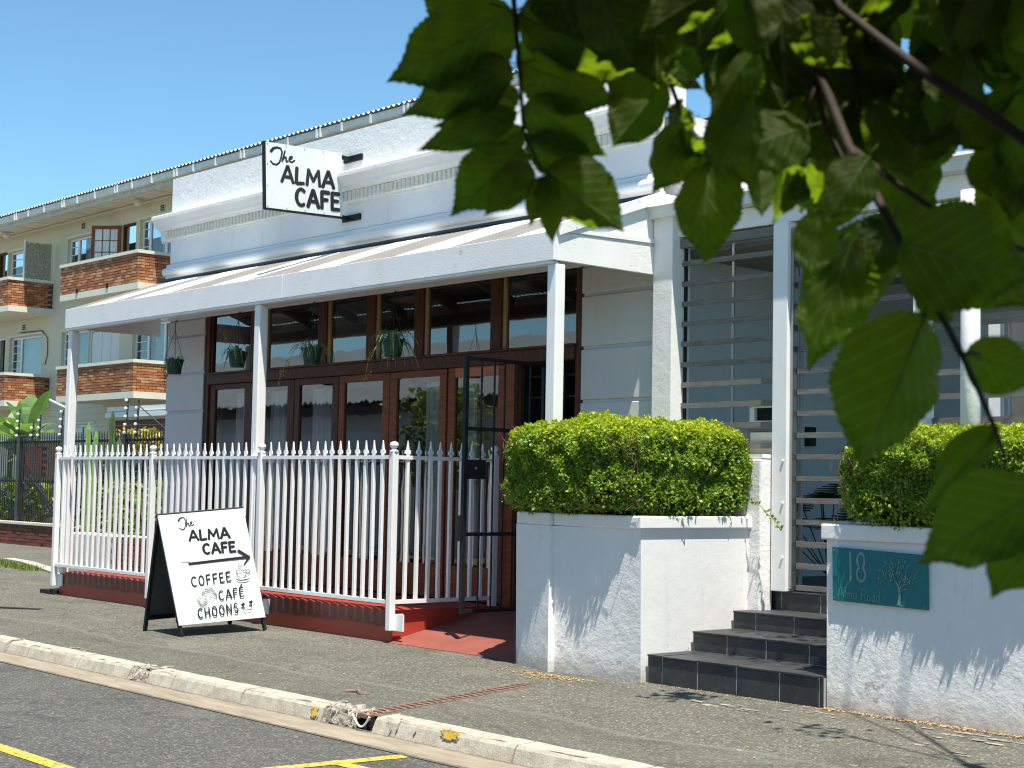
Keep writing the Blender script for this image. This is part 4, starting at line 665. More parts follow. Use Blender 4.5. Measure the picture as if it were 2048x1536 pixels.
def ribbon1(b, pts, w, f, dz):   # pts in the flat (a,b) plane of frame f; w full width (number or list)
    P = [Vector((p[0], p[1])) for p in pts]; n = len(P)
    ws = w if isinstance(w, (list, tuple)) else [w] * n
    Lp, Rp = [], []
    for i in range(n):
        d0 = (P[i] - P[i - 1]).normalized() if i else (P[1] - P[0]).normalized()
        d1 = (P[i + 1] - P[i]).normalized() if i < n - 1 else d0
        t = d0 + d1
        t = t.normalized() if t.length > 1e-6 else d1
        nn = Vector((-t.y, t.x)); k = min(1.9, 1 / max(.35, nn.dot(Vector((-d1.y, d1.x)))))
        Lp.append(P[i] + nn * ws[i] / 2 * k); Rp.append(P[i] - nn * ws[i] / 2 * k)
    for i in range(n - 1): b.quad(f(Rp[i], dz), f(Rp[i + 1], dz), f(Lp[i + 1], dz), f(Lp[i], dz))
    for i, sgn in ((0, -1), (n - 1, 1)):
        d = (P[1] - P[0]).normalized() if i == 0 else (P[-1] - P[-2]).normalized(); d = d * sgn; nn = Vector((-d.y, d.x)); r = ws[i] / 2
        b.poly([f(P[i] + nn * r * math.cos(a) * -1 + d * r * math.sin(a) * .8, dz) for a in [math.pi * k / 6 for k in range(7)]])
class Panel:   # flat panel: TL, TR, BR, BL corners in space; (u,v) 0..1 mapped bilinearly; real-size plane coordinates
    def __init__(s, TL, TR, BL, n):
        s.TL = Vector(TL); s.x = Vector(TR) - s.TL; s.y = Vector(BL) - s.TL; s.w = s.x.length; s.h = s.y.length; s.n = Vector(n).normalized(); s.k = 0
    def f(s, p, dz): return tuple(s.TL + s.x * (p[0] / s.w) + s.y * (-p[1] / s.h) + s.n * dz)   # plane coords: x right, y up (negative below the top)
    def dz(s): s.k += 1; return .0012 + .0002 * s.k
    def uv(s, u, v): return Vector((u * s.w, -v * s.h))
def text(b, pn, txt, a, c, hgt, wt, slant=0.0, gap=.24):
    a = pn.uv(*a); c = pn.uv(*c); d = c - a; tot = sum(GL[ch][0] for ch in txt) + gap * (len(txt) - 1)
    sx = d.length / tot; d.normalize(); up = Vector((-d.y, d.x)); x = 0; r = random.Random(len(txt))
    for ch in txt:
        wd, strokes = GL[ch]
        for st in strokes:
            pts = [a + d * ((x + p[0]) * sx + slant * p[1] * hgt) + up * (p[1] * hgt) for p in st]
            ws = [wt * hgt * (1 + .12 * r.uniform(-1, 1)) for _ in pts]
            ribbon(b, pts, ws, pn.f, pn.dz())
        x += wd + gap
def poly_on(b, pn, pts): 
    z = pn.dz(); b.poly([pn.f(pn.uv(*p), z) for p in pts])
def line_on(b, pn, pts, w): ribbon(b, [pn.uv(*p) for p in pts], w, pn.f, pn.dz())
def script_the(b, pn, x0, y0, x1, y1, w):   # 'The' in a box of uv
    U = lambda p: (x0 + (x1 - x0) * p[0], y0 + (y1 - y0) * p[1])
    T = [(.02, .28), (.12, .10), (.28, .02), (.42, .05), (.48, .22), (.44, .55), (.36, .85), (.24, .98), (.10, .97), (.0, .82)]
    line_on(b, pn, [U(p) for p in T], [w * 1.7, w * 1.5, w * 1.2, w, w, w, w, w, w, w * .9])
    line_on(b, pn, [U(p) for p in [(.60, .16), (.54, .45), (.48, .76)]], w)
    line_on(b, pn, [U(p) for p in [(.50, .66), (.58, .50), (.64, .50), (.64, .64), (.66, .74), (.72, .70)]], w)
    line_on(b, pn, [U(p) for p in [(.76, .60), (.88, .52), (.90, .42), (.82, .42), (.77, .56), (.80, .70), (.90, .72), (1.0, .60)]], w * .9)
# ------------------------------------------------------------------ hanging sign
hs = thing("hanging_sign", "white projecting sign lettered The ALMA CAFE on black wall brackets", "sign", (-14.56, .7, 4.5))
TL, TR, BL = (-14.575, .165, 5.245), (-14.575, 1.185, 5.275), (-14.575, .20, 4.515)
BRp = (-14.575, 1.22, 4.545)
pnl = MB(); pnl.hexa([(-14.615, BL[1], BL[2]), (-14.577, BL[1], BL[2]), (-14.577, BRp[1], BRp[2]), (-14.615, BRp[1], BRp[2]), (-14.615, TL[1], TL[2]), (-14.577, TL[1], TL[2]), (-14.577, TR[1], TR[2]), (-14.615, TR[1], TR[2])])
bp_ = pnl.build("sign_panel", M['sign_white'], hs)
PN = Panel((-14.577, TL[1], TL[2]), (-14.577, TR[1], TR[2]), (-14.577, BL[1], BL[2]), (1, 0, 0))
b = MB(); script_the(b, PN, .06, .06, .37, .335, .022); b.build("lettering", M['ink'], bp_)
b = MB(); text(b, PN, "ALMA", (.20, .575), (.885, .57), .172, .25, .03); b.build("lettering", M['ink'], bp_)
b = MB(); text(b, PN, "CAFE", (.385, .905), (.955, .905), .182, .25, .0); b.build("lettering", M['ink'], bp_)
b = MB()
b.bar((-14.596, TL[1] - .012, TL[2] + .006), (-14.596, BL[1] - .012, BL[2] - .02), .042, .022); b.bar((-14.596, BL[1] - .012, BL[2] - .012), (-14.596, 1.31, BRp[2] - .010), .042, .022)
b.build("sign_frame", M['black'], hs)
for z in (5.225, 4.535):
    MB().bar((-14.596, 1.18, z + .01), (-14.596, W - .005, z), .03, .045).build("bracket_arm", M['black'], hs)
    MB().box(-14.70, -14.36, W - .03, W + (.0 if z < 5 else .0), z - .035, z + .035).build("wall_bracket", M['black'], hs)
b = MB()
for u in (.02, .26, .5, .75, .975):
    for v in (.025, .975):
        q = PN.f(PN.uv(u, v), .001); b.tube([q, (q[0] + .004, q[1], q[2])], .006, 6)
for v in (.33, .66):
    for u in (.02, .98):
        q = PN.f(PN.uv(u, v), .001); b.tube([q, (q[0] + .004, q[1], q[2])], .006, 6)
b.build("screw_head", M['steel'], bp_, kind="stuff")
# ------------------------------------------------------------------ A-board
ab = thing("sandwich_board", "folding A-frame pavement sign reading The ALMA CAFE COFFEE CAFE CHOONS with black arrow", "sandwich board", (-13.93, -.77, -.02))
yaw, rl, wB, hsB, hB = -.02, .08, .973, .395, 1.226
n_ = Vector((math.cos(yaw), math.sin(yaw), 0)); t_ = Vector((-math.sin(yaw), math.cos(yaw), 0)); up_ = Vector((0, 0, 1))
upB = up_ * math.cos(rl) - t_ * math.sin(rl); tB = t_ * math.cos(rl) + up_ * math.sin(rl); cB = Vector((-13.931, -.772, -.025))
TLb = cB - tB * wB / 2 + upB * hB; TRb = cB + tB * wB / 2 + upB * hB
FL = cB - tB * wB / 2 + n_ * hsB; FR = cB + tB * wB / 2 + n_ * hsB; BLb = cB - tB * wB / 2 - n_ * hsB; BRb = cB + tB * wB / 2 - n_ * hsB
FL.z = pz(FL.y); BLb.z = pz(BLb.y); 
kk = .905
PL = TLb.lerp(FL, kk); PR = TRb.lerp(FR, kk)
pn_n = (TRb - TLb).cross(PL - TLb).normalized(); pn_n = pn_n if pn_n.x > 0 else -pn_n
fp = MB(); q = [PL, PR, TRb, TLb]; fp.hexa([*(v - pn_n * .012 for v in q), *(v for v in q)]); fo = fp.build("front_panel", M['sign_white'], ab)
QL, QR = TLb.lerp(BLb, kk), TRb.lerp(BRb, kk); bn = (TRb - TLb).cross(QL - TLb).normalized(); bn = bn if bn.x < 0 else -bn
q = [QL, QR, TRb, TLb]; MB().hexa([*(v + bn * .004 for v in q), *(v - bn * .010 for v in q)]).build("back_panel", M['board_back'], ab)
for a, c, sg0 in ((TLb, FL, 1), (TRb, FR, -1)): MB().bar(a.lerp(c, .12) - pn_n * .030 + tB * .018 * sg0, c - pn_n * .030 + tB * .018 * sg0, .030, .034, up=pn_n).build("leg", M['black'], ab)
for a, c in ((TLb, BLb), (TRb, BRb)): MB().bar(a.lerp(c, .07) - bn * .030, c - bn * .028, .034, .034, up=bn).build("leg", M['black'], ab)
MB().bar(TLb.lerp(BLb, .88) - bn * .03, TRb.lerp(BRb, .88) - bn * .03, .034, .034, up=bn).build("cross_bar", M['black'], ab)
MB().bar(TLb.lerp(FL, .86) - pn_n * .034, TRb.lerp(FR, .86) - pn_n * .034, .030, .034, up=pn_n).build("cross_bar", M['black'], ab)
MB().bar(TLb - up_ * .022 - n_ * .016, TRb - up_ * .022 - n_ * .016, .03, .03).build("hinge_rail", M['black'], ab)
PB = Panel(TLb, TRb, PL, pn_n)
b = MB(); script_the(b, PB, .215, .050, .385, .165, .0115); b.build("lettering", M['ink'], fo)
b = MB(); text(b, PB, "ALMA", (.30, .268), (.765, .274), .100, .27, .06); b.build("lettering", M['ink'], fo)
b = MB(); text(b, PB, "CAFE", (.43, .398), (.80, .405), .098, .27, .05); b.build("lettering", M['ink'], fo)
b = MB(); line_on(b, PB, [(.155, .452), (.24, .456), (.245, .474), (.94, .468)], [.004, .006, .026, .026]); line_on(b, PB, [(.835, .405), (.945, .470), (.865, .535)], [.034, .026, .010]); b.build("arrow", M['ink'], fo)
b = MB(); text(b, PB, "COFFEE", (.225, .678), (.675, .668), .094, .145, .08, .40); b.build("lettering", M['ink'], fo)
b = MB(); text(b, PB, "CAF\u00c9", (.50, .826), (.79, .818), .090, .145, .10, .34); b.build("lettering", M['ink'], fo)
b = MB(); text(b, PB, "CHOONS", (.225, .962), (.685, .955), .092, .145, .08, .42); b.build("lettering", M['ink'], fo)
b = MB(); lw = .006
line_on(b, PB, [(.755, .585), (.765, .63), (.79, .655), (.83, .655), (.86, .63), (.872, .585)], lw); line_on(b, PB, [(.752, .583), (.81, .592), (.874, .583)], lw)
line_on(b, PB, [(.872, .592), (.90, .585), (.915, .600), (.895, .62), (.866, .622)], lw); line_on(b, PB, [(.735, .663), (.78, .675), (.85, .675), (.905, .660)], [.004, .010, .012, .004])
line_on(b, PB, [(.735, .663), (.77, .655)], lw * .7)
for dx in (0, .025): line_on(b, PB, [(.80 + dx, .567), (.79 + dx, .553), (.805 + dx, .540), (.797 + dx, .525)], lw * .8)
b.build("cup_drawing", M['ink'], fo)
b = MB(); lw = .004
for pts in ([(.315, .748), (.345, .722), (.425, .700), (.475, .775), (.465, .812), (.310, .768), (.315, .748)], [(.315, .748), (.41, .728), (.475, .785)], [(.318, .757), (.40, .742), (.462, .800)], [(.345, .722), (.43, .715), (.478, .79)],
            [(.245, .800), (.275, .790), (.36, .812), (.29, .835), (.245, .800)], [(.250, .812), (.288, .848), (.362, .822)], [(.255, .825), (.287, .863), (.352, .838)], [(.262, .838), (.285, .874), (.34, .852)]):
    line_on(b, PB, pts, lw)
b.build("sandwich_drawing", M['ink'], fo)
b = MB(); lw = .007
line_on(b, PB, [(.755, .900), (.760, .945), (.835, .945), (.855, .885)], lw)
for u, v in ((.752, .893), (.848, .880)): line_on(b, PB, [(u - .012, v + .004), (u + .012, v - .004)], .026)
b.build("note_drawing", M['ink'], fo)
# ------------------------------------------------------------------ hanging pots
def strap_leaves(c, n, L, seed, mb, wide=.017, droop=1.0):
    r = random.Random(seed)
    for k in range(n):
        a = r.uniform(0, 6.283); l = L * r.uniform(.5, 1.15); up = r.uniform(.25, 1.0); w = wide * r.uniform(.6, 1.3)
        pr = None
        for i in range(7):
            t = i / 6; rad = .04 + l * .8 * t; z = l * (up * t * 1.3 - droop * 1.25 * t * t)
            p = Vector((c[0] + rad * math.cos(a), c[1] + rad * math.sin(a), c[2] + z)); sd = Vector((-math.sin(a), math.cos(a), 0)) * w * (1 - t * .9) * (.5 + t if t < .5 else 1)
            if pr: mb.quad(pr[0], pr[1], tuple(p + sd), tuple(p - sd))
            pr = (tuple(p - sd), tuple(p + sd))
def hanging_pot(x, y, zt, label, seed, n, L, hook_z=3.40, trail=None):
    t = thing("hanging_pot", label, "hanging plant", (x, y, zt - .17), "green pots hanging under the cafe canopy")
    MB().lathe((x, y, zt - .17), [(.080, 0), (.108, .155), (.119, .156), (.119, .178), (.108, .178), (.102, .150)], 14).build("pot", M['pot_green'], t, smooth=False)
    b = MB()
    for k in range(3):
        a = 2 * math.pi * k / 3 + .4; b.tube([(x + .122 * math.cos(a), y + .122 * math.sin(a), zt), (x, y, zt + .36)], .003, 5)
    b.tube([(x, y, zt + .36), (x, y, hook_z - .03), (x + .012, y, hook_z), (x + .028, y, hook_z + .012), (x + .04, y, hook_z - .005), (x + .036, y, hook_z - .02)], .0045, 5)
    b.build("hanger", M['black'], t)
    b = MB(); strap_leaves((x, y, zt), n, L, seed, b); b.build("foliage", M['pot_leaf'], t)
    MB().lathe((x, y, zt - .03), [(.112, 0), (.05, .012)], 10).build("soil", M['earth'], t)
    if trail:
        b = MB(); r = random.Random(seed + 5)
        pts = [(x + q[0], y + q[1], zt + q[2]) for q in trail]; b.tube(pts, .003, 5)
        for p in pts[1:]:
            for k in range(14):
                a, e = r.uniform(0, 6.28), r.uniform(-.6, .9); l = r.uniform(.02, .05)
                d = Vector((math.cos(a) * math.cos(e), math.sin(a) * math.cos(e), math.sin(e))); c = Vector(p) + Vector((r.uniform(-.04, .04), r.uniform(-.03, .03), r.uniform(-.04, .04))); s = d.cross(Vector((.2, .4, 1))).normalized() * .010
                b.quad(tuple(c), tuple(c + d * l * .5 + s), tuple(c + d * l), tuple(c + d * l * .5 - s))
        b.build("trailing_stem", M['yellow_leaf'], t)
hanging_pot(-16.62, .27, 2.93, "small green pot with upright leaves hanging in front of the left pier", 1, 16, .20)
hanging_pot(-15.20, .27, 2.95, "green hanging pot with thin sparse leaves left of the middle post", 2, 22, .30, trail=[(0, 0, 0), (-.22, 0, .14), (-.42, .05, .26)])
hanging_pot(-13.72, .27, 2.91, "green hanging pot with a yellow trailing stem drooping down", 3, 30, .28, trail=[(0, 0, 0), (-.25, -.02, .03), (-.42, -.03, -.12), (-.52, -.03, -.24), (-.60, -.02, -.36)])
hanging_pot(-12.30, .27, 2.92, "rightmost green hanging pot with bushy spider plant and dangling plantlets", 4, 60, .34, trail=[(0, 0, 0), (-.2, 0, .02), (-.36, -.02, -.14), (-.42, -.02, -.34)])
# ================================================================== HEDGE PLANTER
pt = thing("hedge_planter", "white plastered planter wall with moulded coping holding the clipped hedge", "planter", (-9.2, .4, 0))
b = MB()
def vface(p0, p1, z0, z1, mi=0): b.quad((*p0[0], z0), (*p1[0], z0), (*p1[1], z1), (*p0[1], z1), mi)
# (bottom xy, top xy) corner list in order round the front
A0 = ((-9.98, .10), (-10.03, .12)); A1 = ((-9.97, -.10), (-10.02, -.08)); A2 = ((-9.385, -.275), (-9.46, -.21)); B0 = ((-9.385, -.205), (-9.46, -.175)); Cc = ((-8.475, -.135), (-8.455, -.175)); C2 = ((-8.475, 1.33), (-8.455, 1.33)); D0 = ((-9.98, 1.2), (-10.03, 1.2))
ring = [D0, A0, A1, A2, B0, Cc, C2]
bs = MB(); b_rough = b
NZ = 10
r = random.Random(4)
for a, c in zip(ring[:-1], ring[1:]):
    b = bs if a is Cc else b_rough
    la = (Vector(a[0]) - Vector(c[0])).length; nx = max(1, int(la / .12))
    for i in range(nx):
        for k in range(NZ):
            def P(ii, kk_):
                s = ii / nx; z = kk_ / NZ; bo = Vector(a[0]).lerp(Vector(c[0]), s); to = Vector(a[1]).lerp(Vector(c[1]), s); q = bo.lerp(to, z); return (q.x, q.y, -.02 + 1.20 * z)
            b.quad(P(i, k), P(i + 1, k), P(i + 1, k + 1), P(i, k + 1))
b_rough.build("wall", M['stucco_rough'], pt); bs.build("stair_side_wall", M['stucco_smooth'], pt)
b = MB(); cp = [(-9.46, -.175), (-8.425, -.205), (-8.425, 1.33), (-8.62, 1.33), (-8.62, .0), (-9.46, .03)]
b.prism([(x, y) for x, y in cp], 1.18, 1.285, axis='z'); b.build("coping", M['stucco_smooth'], pt, bevel=.015)
b = MB(); b.prism([(-10.03, .12), (-10.02, -.08), (-9.461, -.212), (-9.461, .03), (-9.84, .14), (-9.84, 1.2), (-10.03, 1.2)], 1.179, 1.285, axis='z'); b.build("coping", M['stucco_rough'], pt, bevel=.012)
MB().prism([(-9.84, .14), (-9.46, .03), (-8.62, .0), (-8.62, 1.3), (-9.84, 1.2)], 1.10, 1.22, axis='z').build("soil", M['earth'], pt)
# ------------------------------------------------------------------ hedges
def hedge(name, label, c, h, n, seed, cut_x=None, e=6.0):
    t = thing(name, label, "hedge", (c[0], c[1], c[2] - h[2]))
    g = np.random.default_rng(seed)
    # directions on a rounded box, leaves in an uneven shell
    d = g.normal(size=(n * 2, 3)); d[:, 2] *= .9
    k = (np.abs(d[:, 0]) ** e + np.abs(d[:, 1]) ** e + np.abs(d[:, 2]) ** e) ** (1 / e); u = d / k[:, None]
    # area weighting: keep by face size
    wgt = np.abs(u[:, 0]) ** 8 * h[1] * h[2] + np.abs(u[:, 1]) ** 8 * h[0] * h[2] + np.abs(u[:, 2]) ** 8 * h[0] * h[1]
    keep = g.random(n * 2) < wgt / wgt.max() * 1.4; u = u[keep]
    lump = np.zeros(len(u)); X3 = u * np.array(h)
    for q in range(16):
        kv = g.normal(size=3) * (9 if q < 8 else 22); lump += np.sin(X3 @ kv + g.random() * 6.28) * (.34 if q < 8 else .26)
    depth = g.exponential(.045, len(u)); 
    P = u * np.array(h) + np.array(c); nrm = np.sign(u) * np.abs(u) ** (e - 1) / np.array(h); nrm /= np.linalg.norm(nrm, axis=1)[:, None]
    P += nrm * (lump * .033 - depth)[:, None]
    low = (u[:, 2] < .1) & (g.random(len(u)) < np.clip(.85 * (-(u[:, 2] - .2)) * (1 + .7 * lump), 0, .86)); P = P[~low]; nrm = nrm[~low]
    if cut_x is not None: q = P[:, 0] < cut_x; P = P[q]; nrm = nrm[q]
    m = len(P); L = g.uniform(.017, .039, m)
    ax = g.normal(size=(m, 3)) + nrm * .7 + np.array([0, 0, .35]); ax /= np.linalg.norm(ax, axis=1)[:, None]
    nn = g.normal(size=(m, 3)) * .55 + nrm + np.array([0, 0, .5]); sd = np.cross(ax, nn); sd /= np.linalg.norm(sd, axis=1)[:, None]
    up = np.cross(sd, ax)
    v = np.empty((m, 4, 3)); v[:, 0] = P; v[:, 1] = P + ax * (L * .5)[:, None] + sd * (L * .36)[:, None] + up * (L * .1)[:, None]; v[:, 2] = P + ax * L[:, None]; v[:, 3] = P + ax * (L * .5)[:, None] - sd * (L * .36)[:, None] + up * (L * .1)[:, None]
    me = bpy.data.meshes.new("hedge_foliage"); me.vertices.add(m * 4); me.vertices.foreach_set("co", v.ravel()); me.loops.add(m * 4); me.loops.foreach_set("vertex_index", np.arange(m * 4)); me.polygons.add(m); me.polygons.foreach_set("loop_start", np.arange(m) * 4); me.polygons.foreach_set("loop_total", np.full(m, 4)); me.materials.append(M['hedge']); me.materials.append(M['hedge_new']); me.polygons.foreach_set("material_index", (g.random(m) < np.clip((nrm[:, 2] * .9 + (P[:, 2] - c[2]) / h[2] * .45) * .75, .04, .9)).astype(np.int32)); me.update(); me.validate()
    o = bpy.data.objects.new("foliage", me); link(o, t); o["kind"] = "stuff"
    # inner shaded mass and twigs
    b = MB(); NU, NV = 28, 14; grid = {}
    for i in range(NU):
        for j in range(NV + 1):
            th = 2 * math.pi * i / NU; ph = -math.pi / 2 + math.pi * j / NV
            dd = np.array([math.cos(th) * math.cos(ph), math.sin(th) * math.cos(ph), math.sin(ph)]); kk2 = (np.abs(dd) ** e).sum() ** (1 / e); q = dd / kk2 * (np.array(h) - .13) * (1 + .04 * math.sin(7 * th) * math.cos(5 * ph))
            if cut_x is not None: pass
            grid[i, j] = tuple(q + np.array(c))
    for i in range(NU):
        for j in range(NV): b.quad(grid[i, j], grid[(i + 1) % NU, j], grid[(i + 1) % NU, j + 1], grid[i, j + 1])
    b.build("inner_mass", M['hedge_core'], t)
    b = MB(); r = random.Random(seed)
    for k in range(420):
        u0 = Vector((r.uniform(-1, 1) * h[0] * .95, r.choice((-1, -1, 1)) * h[1] * r.uniform(.8, .98), r.uniform(-.95, .6) * h[2])) if r.random() < .7 else Vector((r.choice((-1, 1)) * h[0] * r.uniform(.85, .98), r.uniform(-1, 1) * h[1] * .9, r.uniform(-.95, .6) * h[2]))
        p = u0 + Vector(c); d = Vector((r.uniform(-.6, .6), r.uniform(-.3, .3), r.uniform(.2, 1))).normalized() * r.uniform(.06, .18)
        b.tube([p, p + d * .5 + Vector((r.uniform(-.02, .02), 0, 0)), p + d], [.004, .003, .0015], 3, cap=False)
    b.build("twigs", M['hedge_twig'], t, kind="stuff")
    return t
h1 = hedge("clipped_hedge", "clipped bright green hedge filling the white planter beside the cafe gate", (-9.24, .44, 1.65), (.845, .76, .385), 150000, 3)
# a stray sprig creeping over the planter's end
b = MB(); r = random.Random(8); sprig = [(-8.45, 1.0, 1.46), (-8.36, 1.03, 1.42), (-8.26, 1.04, 1.37), (-8.14, 1.05, 1.27), (-8.05, 1.05, 1.18)]
b.tube(sprig, .003, 4)
for i in range(70):
    t = r.random() * 3.99; k = int(t); p = Vector(sprig[k]).lerp(Vector(sprig[k + 1]), t - k); d = Vector((r.uniform(-1, 1), r.uniform(-1, 1), r.uniform(-.6, 1))).normalized(); l = r.uniform(.02, .045); s = d.cross(Vector((.3, 1, .2))).normalized() * l * .3
    b.quad(tuple(p), tuple(p + d * l * .5 + s), tuple(p + d * l), tuple(p + d * l * .5 - s))
b.build("sprig", M['hedge'], h1)
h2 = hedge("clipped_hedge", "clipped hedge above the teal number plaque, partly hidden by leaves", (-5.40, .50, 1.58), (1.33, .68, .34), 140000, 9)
# ================================================================== ENTRANCE STEPS of dark slate tiles
st = thing("entrance_steps", "four black slate tiled steps climbing to the slatted gate", "steps", (-7.6, .5, 0))
SX0, SX1 = -8.445, -6.76
steps = [(-.09, .215, -.02), (.43, .37, .215), (.92, .515, .37), (1.31, .675, .515)]
ends = [.43, .92, 1.31, 1.62]
rj = [[-8.29, -7.93, -7.55, -7.15, -6.80], [-8.09, -7.70, -7.29, -6.95], [-8.21, -7.82, -7.42, -7.02], [-8.26, -7.86, -7.45, -7.05]]
b = MB()
for (y, z, zb), ye in zip(steps, ends): b.box(SX0, SX1, y + .003, ye + .012, -.02, z - .014)
b.build("step_core", M['grout'], st)
r = random.Random(2)
for (y, z, zb), ye, js in zip(steps, ends, rj):
    xs_ = [SX0] + js + [SX1]
    for a, c in zip(xs_[:-1], xs_[1:]):
        j = r.uniform(-.002, .002)
        MB().box(a + .004, c - .004, y + j, y + .0115, zb + .004, z - .016).build("riser_tile", M['slate'], st, bevel=.003)
        MB().box(a + .004, c - .004, y - .012 + j, ye - .003, z - .0135, z + r.uniform(-.001, .002)).build("tread_tile", M['slate'], st, bevel=.003)
# ================================================================== RIGHT PLANTER BLOCK with plaque
blk = thing("number_planter", "white rough plastered planter wall carrying the teal number plaque", "planter", (-5.5, .5, 0))
b = MB(); NXb, NZb = 30, 14
def PB2(i, k):
    x = -6.775 + 3.2 * i / NXb; z = -.03 + 1.20 * k / NZb; return (x + (.03 * (1 - k / NZb) if i == 0 else 0), -.075 + .03 * k / NZb, z)
for i in range(NXb):
    for k in range(NZb): b.quad(PB2(i, k), PB2(i + 1, k), PB2(i + 1, k + 1), PB2(i, k + 1))
b.quad((-6.775, 1.3, -.03), (-6.745, -.075, -.03), (-6.775, -.045, 1.17), (-6.775, 1.3, 1.17)); b.quad((-3.575, -.075, -.03), (-3.575, 1.3, -.03), (-3.575, 1.3, 1.17), (-3.575, -.045, 1.17))
b.quad((-3.575, 1.3, -.03), (-6.775, 1.3, -.03), (-6.775, 1.3, 1.17), (-3.575, 1.3, 1.17))
b.build("wall", M['stucco_rough'], blk)
b = MB(); b.prism([(-6.81, -.075), (-3.55, -.075), (-3.55, 1.3), (-6.81, 1.3)], 1.165, 1.275, axis='z'); b.build("coping", M['stucco'], blk, bevel=.012)
pq = thing("number_plaque", "teal enamel plaque etched with 18, Alma Road and a small tree", "plaque", (-6.3, -.07, .9))
PTL, PTR, PBL, PBR = Vector((-6.70, -.085, 1.118)), Vector((-5.935, -.085, 1.092)), Vector((-6.693, -.085, .748)), Vector((-5.93, -.085, .732))
MB().hexa([PBL, PBR, PBR + Vector((0, .025, 0)), PBL + Vector((0, .025, 0)), PTL, PTR, PTR + Vector((0, .025, 0)), PTL + Vector((0, .025, 0))]).build("plate", M['plaque'], pq, bevel=.003)
PQ = Panel(PTL, PTR, PBL, (0, -1, 0))
b = MB(); text(b, PQ, "18", (.185, .59), (.365, .59), .19, .085, 0, .25); b.build("lettering", M['engrave'], pq)
b = MB()
def ptext(s, x0, x1, v, h, w):
    tot = sum(GL[ch][0] if ch != ' ' else .3 for ch in s) + .14 * (len(s) - 1); x = 0; sx = (x1 - x0) * PQ.w / tot; a = PQ.uv(x0, v)
    for ch in s:
        if ch != ' ':
            for stx in GL[ch][1]: ribbon(b, [a + Vector(((x + p[0]) * sx, p[1] * h)) for p in stx], w, PQ.f, PQ.dz())
        x += (GL[ch][0] if ch != ' ' else .3) + .14
ptext("Alma Road", .06, .52, .93, .075, .0038); b.build("lettering", M['engrave'], pq)
b = MB()
line_on(b, PQ, [(.715, .93), (.725, .75), (.715, .62), (.69, .53)], [.028, .018, .014, .007]); line_on(b, PQ, [(.720, .66), (.75, .58), (.80, .55)], [.010, .008, .004]); line_on(b, PQ, [(.722, .72), (.75, .66), (.79, .645)], [.008, .006, .004])
line_on(b, PQ, [(.716, .60), (.735, .50), (.76, .42)], [.009, .006, .003]); line_on(b, PQ, [(.68, .95), (.715, .925), (.76, .96)], [.004, .012, .004]); line_on(b, PQ, [(.69, .53), (.66, .42), (.65, .33)], [.007, .005, .003])
r = random.Random(6)
for k in range(85):
    a = r.uniform(0, math.pi * 1.15) - .15; q = r.uniform(.25, 1); u = .715 + .20 * q * math.cos(a); v = .50 - .40 * q * math.sin(a); l = r.uniform(.012, .03)
    if .52 < u < .97 and .05 < v < .75: line_on(b, PQ, [(u - l * .3, v + l), (u + l * .3 * math.cos(a), v - l)], [.003, .0045 if k % 3 else .007])
b.build("tree_emblem", M['engrave'], pq)
b = MB()
for u, v in ((.025, .06), (.025, .95), (.975, .05), (.975, .94)):
    q = Vector(PQ.f(PQ.uv(u, v), .0)); b.tube([q, q + Vector((0, -.004, 0))], .007, 8)
b.build("plaque_screws", M['steel'], pq)
# ================================================================== HOUSE AT THE RIGHT: slatted screen, gate, porch
hse = thing("porch_house", "blue white house with shaded porch behind the timber slatted screen", "house", (-7.0, 2.5, 0))
YG = 1.30
MB().box(-9.665, -9.43, YG - .10, YG + .14, -.02, 4.0).build("pilaster", M['stucco'], hse, bevel=.006)
MB().box(-9.66, -4.5, YG - .02, YG + .12, 3.755, 3.925).build("beam", M['post_white'], hse, bevel=.005)
b = MB(); b.prism([(YG - .16, 3.93), (YG + .0, 3.93), (YG + .0, 4.06), (YG - .19, 4.06), (YG - .20, 4.03), (YG - .17, 4.0)], -9.67, -4.5); b.build("gutter", M['gutter_white'], hse)
sheetroof(-9.68, -4.0, M['sheet_white'], "porch_roof_sheet", YG - .1, 4.6, lambda y: 4.07 + (y - 1.2) * .24, parent=hse)
MB().box(-9.69, -9.64, W + .31, 6.0, .0, 4.05).build("porch_side_wall", M['porch_wall'], hse)
PBK = 4.3
def wallholes(x0, x1, z0, z1, holes, ya, yb, m, name, parent):
    xs_ = sorted({x0, x1, *[h[0] for h in holes], *[h[1] for h in holes]}); zs_ = sorted({z0, z1, *[h[2] for h in holes], *[h[3] for h in holes]}); b = MB()
    ins = lambda x, z: any(h[0] < x < h[1] and h[2] < z < h[3] for h in holes)
    for k in range(len(zs_) - 1):
        i = 0
        while i < len(xs_) - 1:
            zc = (zs_[k] + zs_[k + 1]) / 2
            if ins((xs_[i] + xs_[i + 1]) / 2, zc): i += 1; continue
            j = i
            while j < len(xs_) - 1 and not ins((xs_[j] + xs_[j + 1]) / 2, zc): j += 1
            b.box(xs_[i], xs_[j], ya, yb, zs_[k], zs_[k + 1]); i = j
    return b.build(name, m, parent)
ph = [(-9.35, -8.85, 1.2, 3.25), (-8.32, -7.62, .7, 3.25), (-7.2, -6.3, 1.3, 3.1)]
wallholes(-9.64, -4.5, .3, 4.15, ph, PBK, PBK + .25, M['porch_wall'], "porch_wall", hse)
MB().box(-9.64, -4.5, 1.63, 5, .55, .67).build("porch_floor", M['slate'], hse)
MB().box(-9.6, -4.5, 1.45, PBK, 3.62, 3.66).build("porch_ceiling", M['sheet_under'], hse)
MB().box(-9.6, -4.5, 7.0, 7.1, .0, 4.6).build("inner_wall", M['interior'], hse)
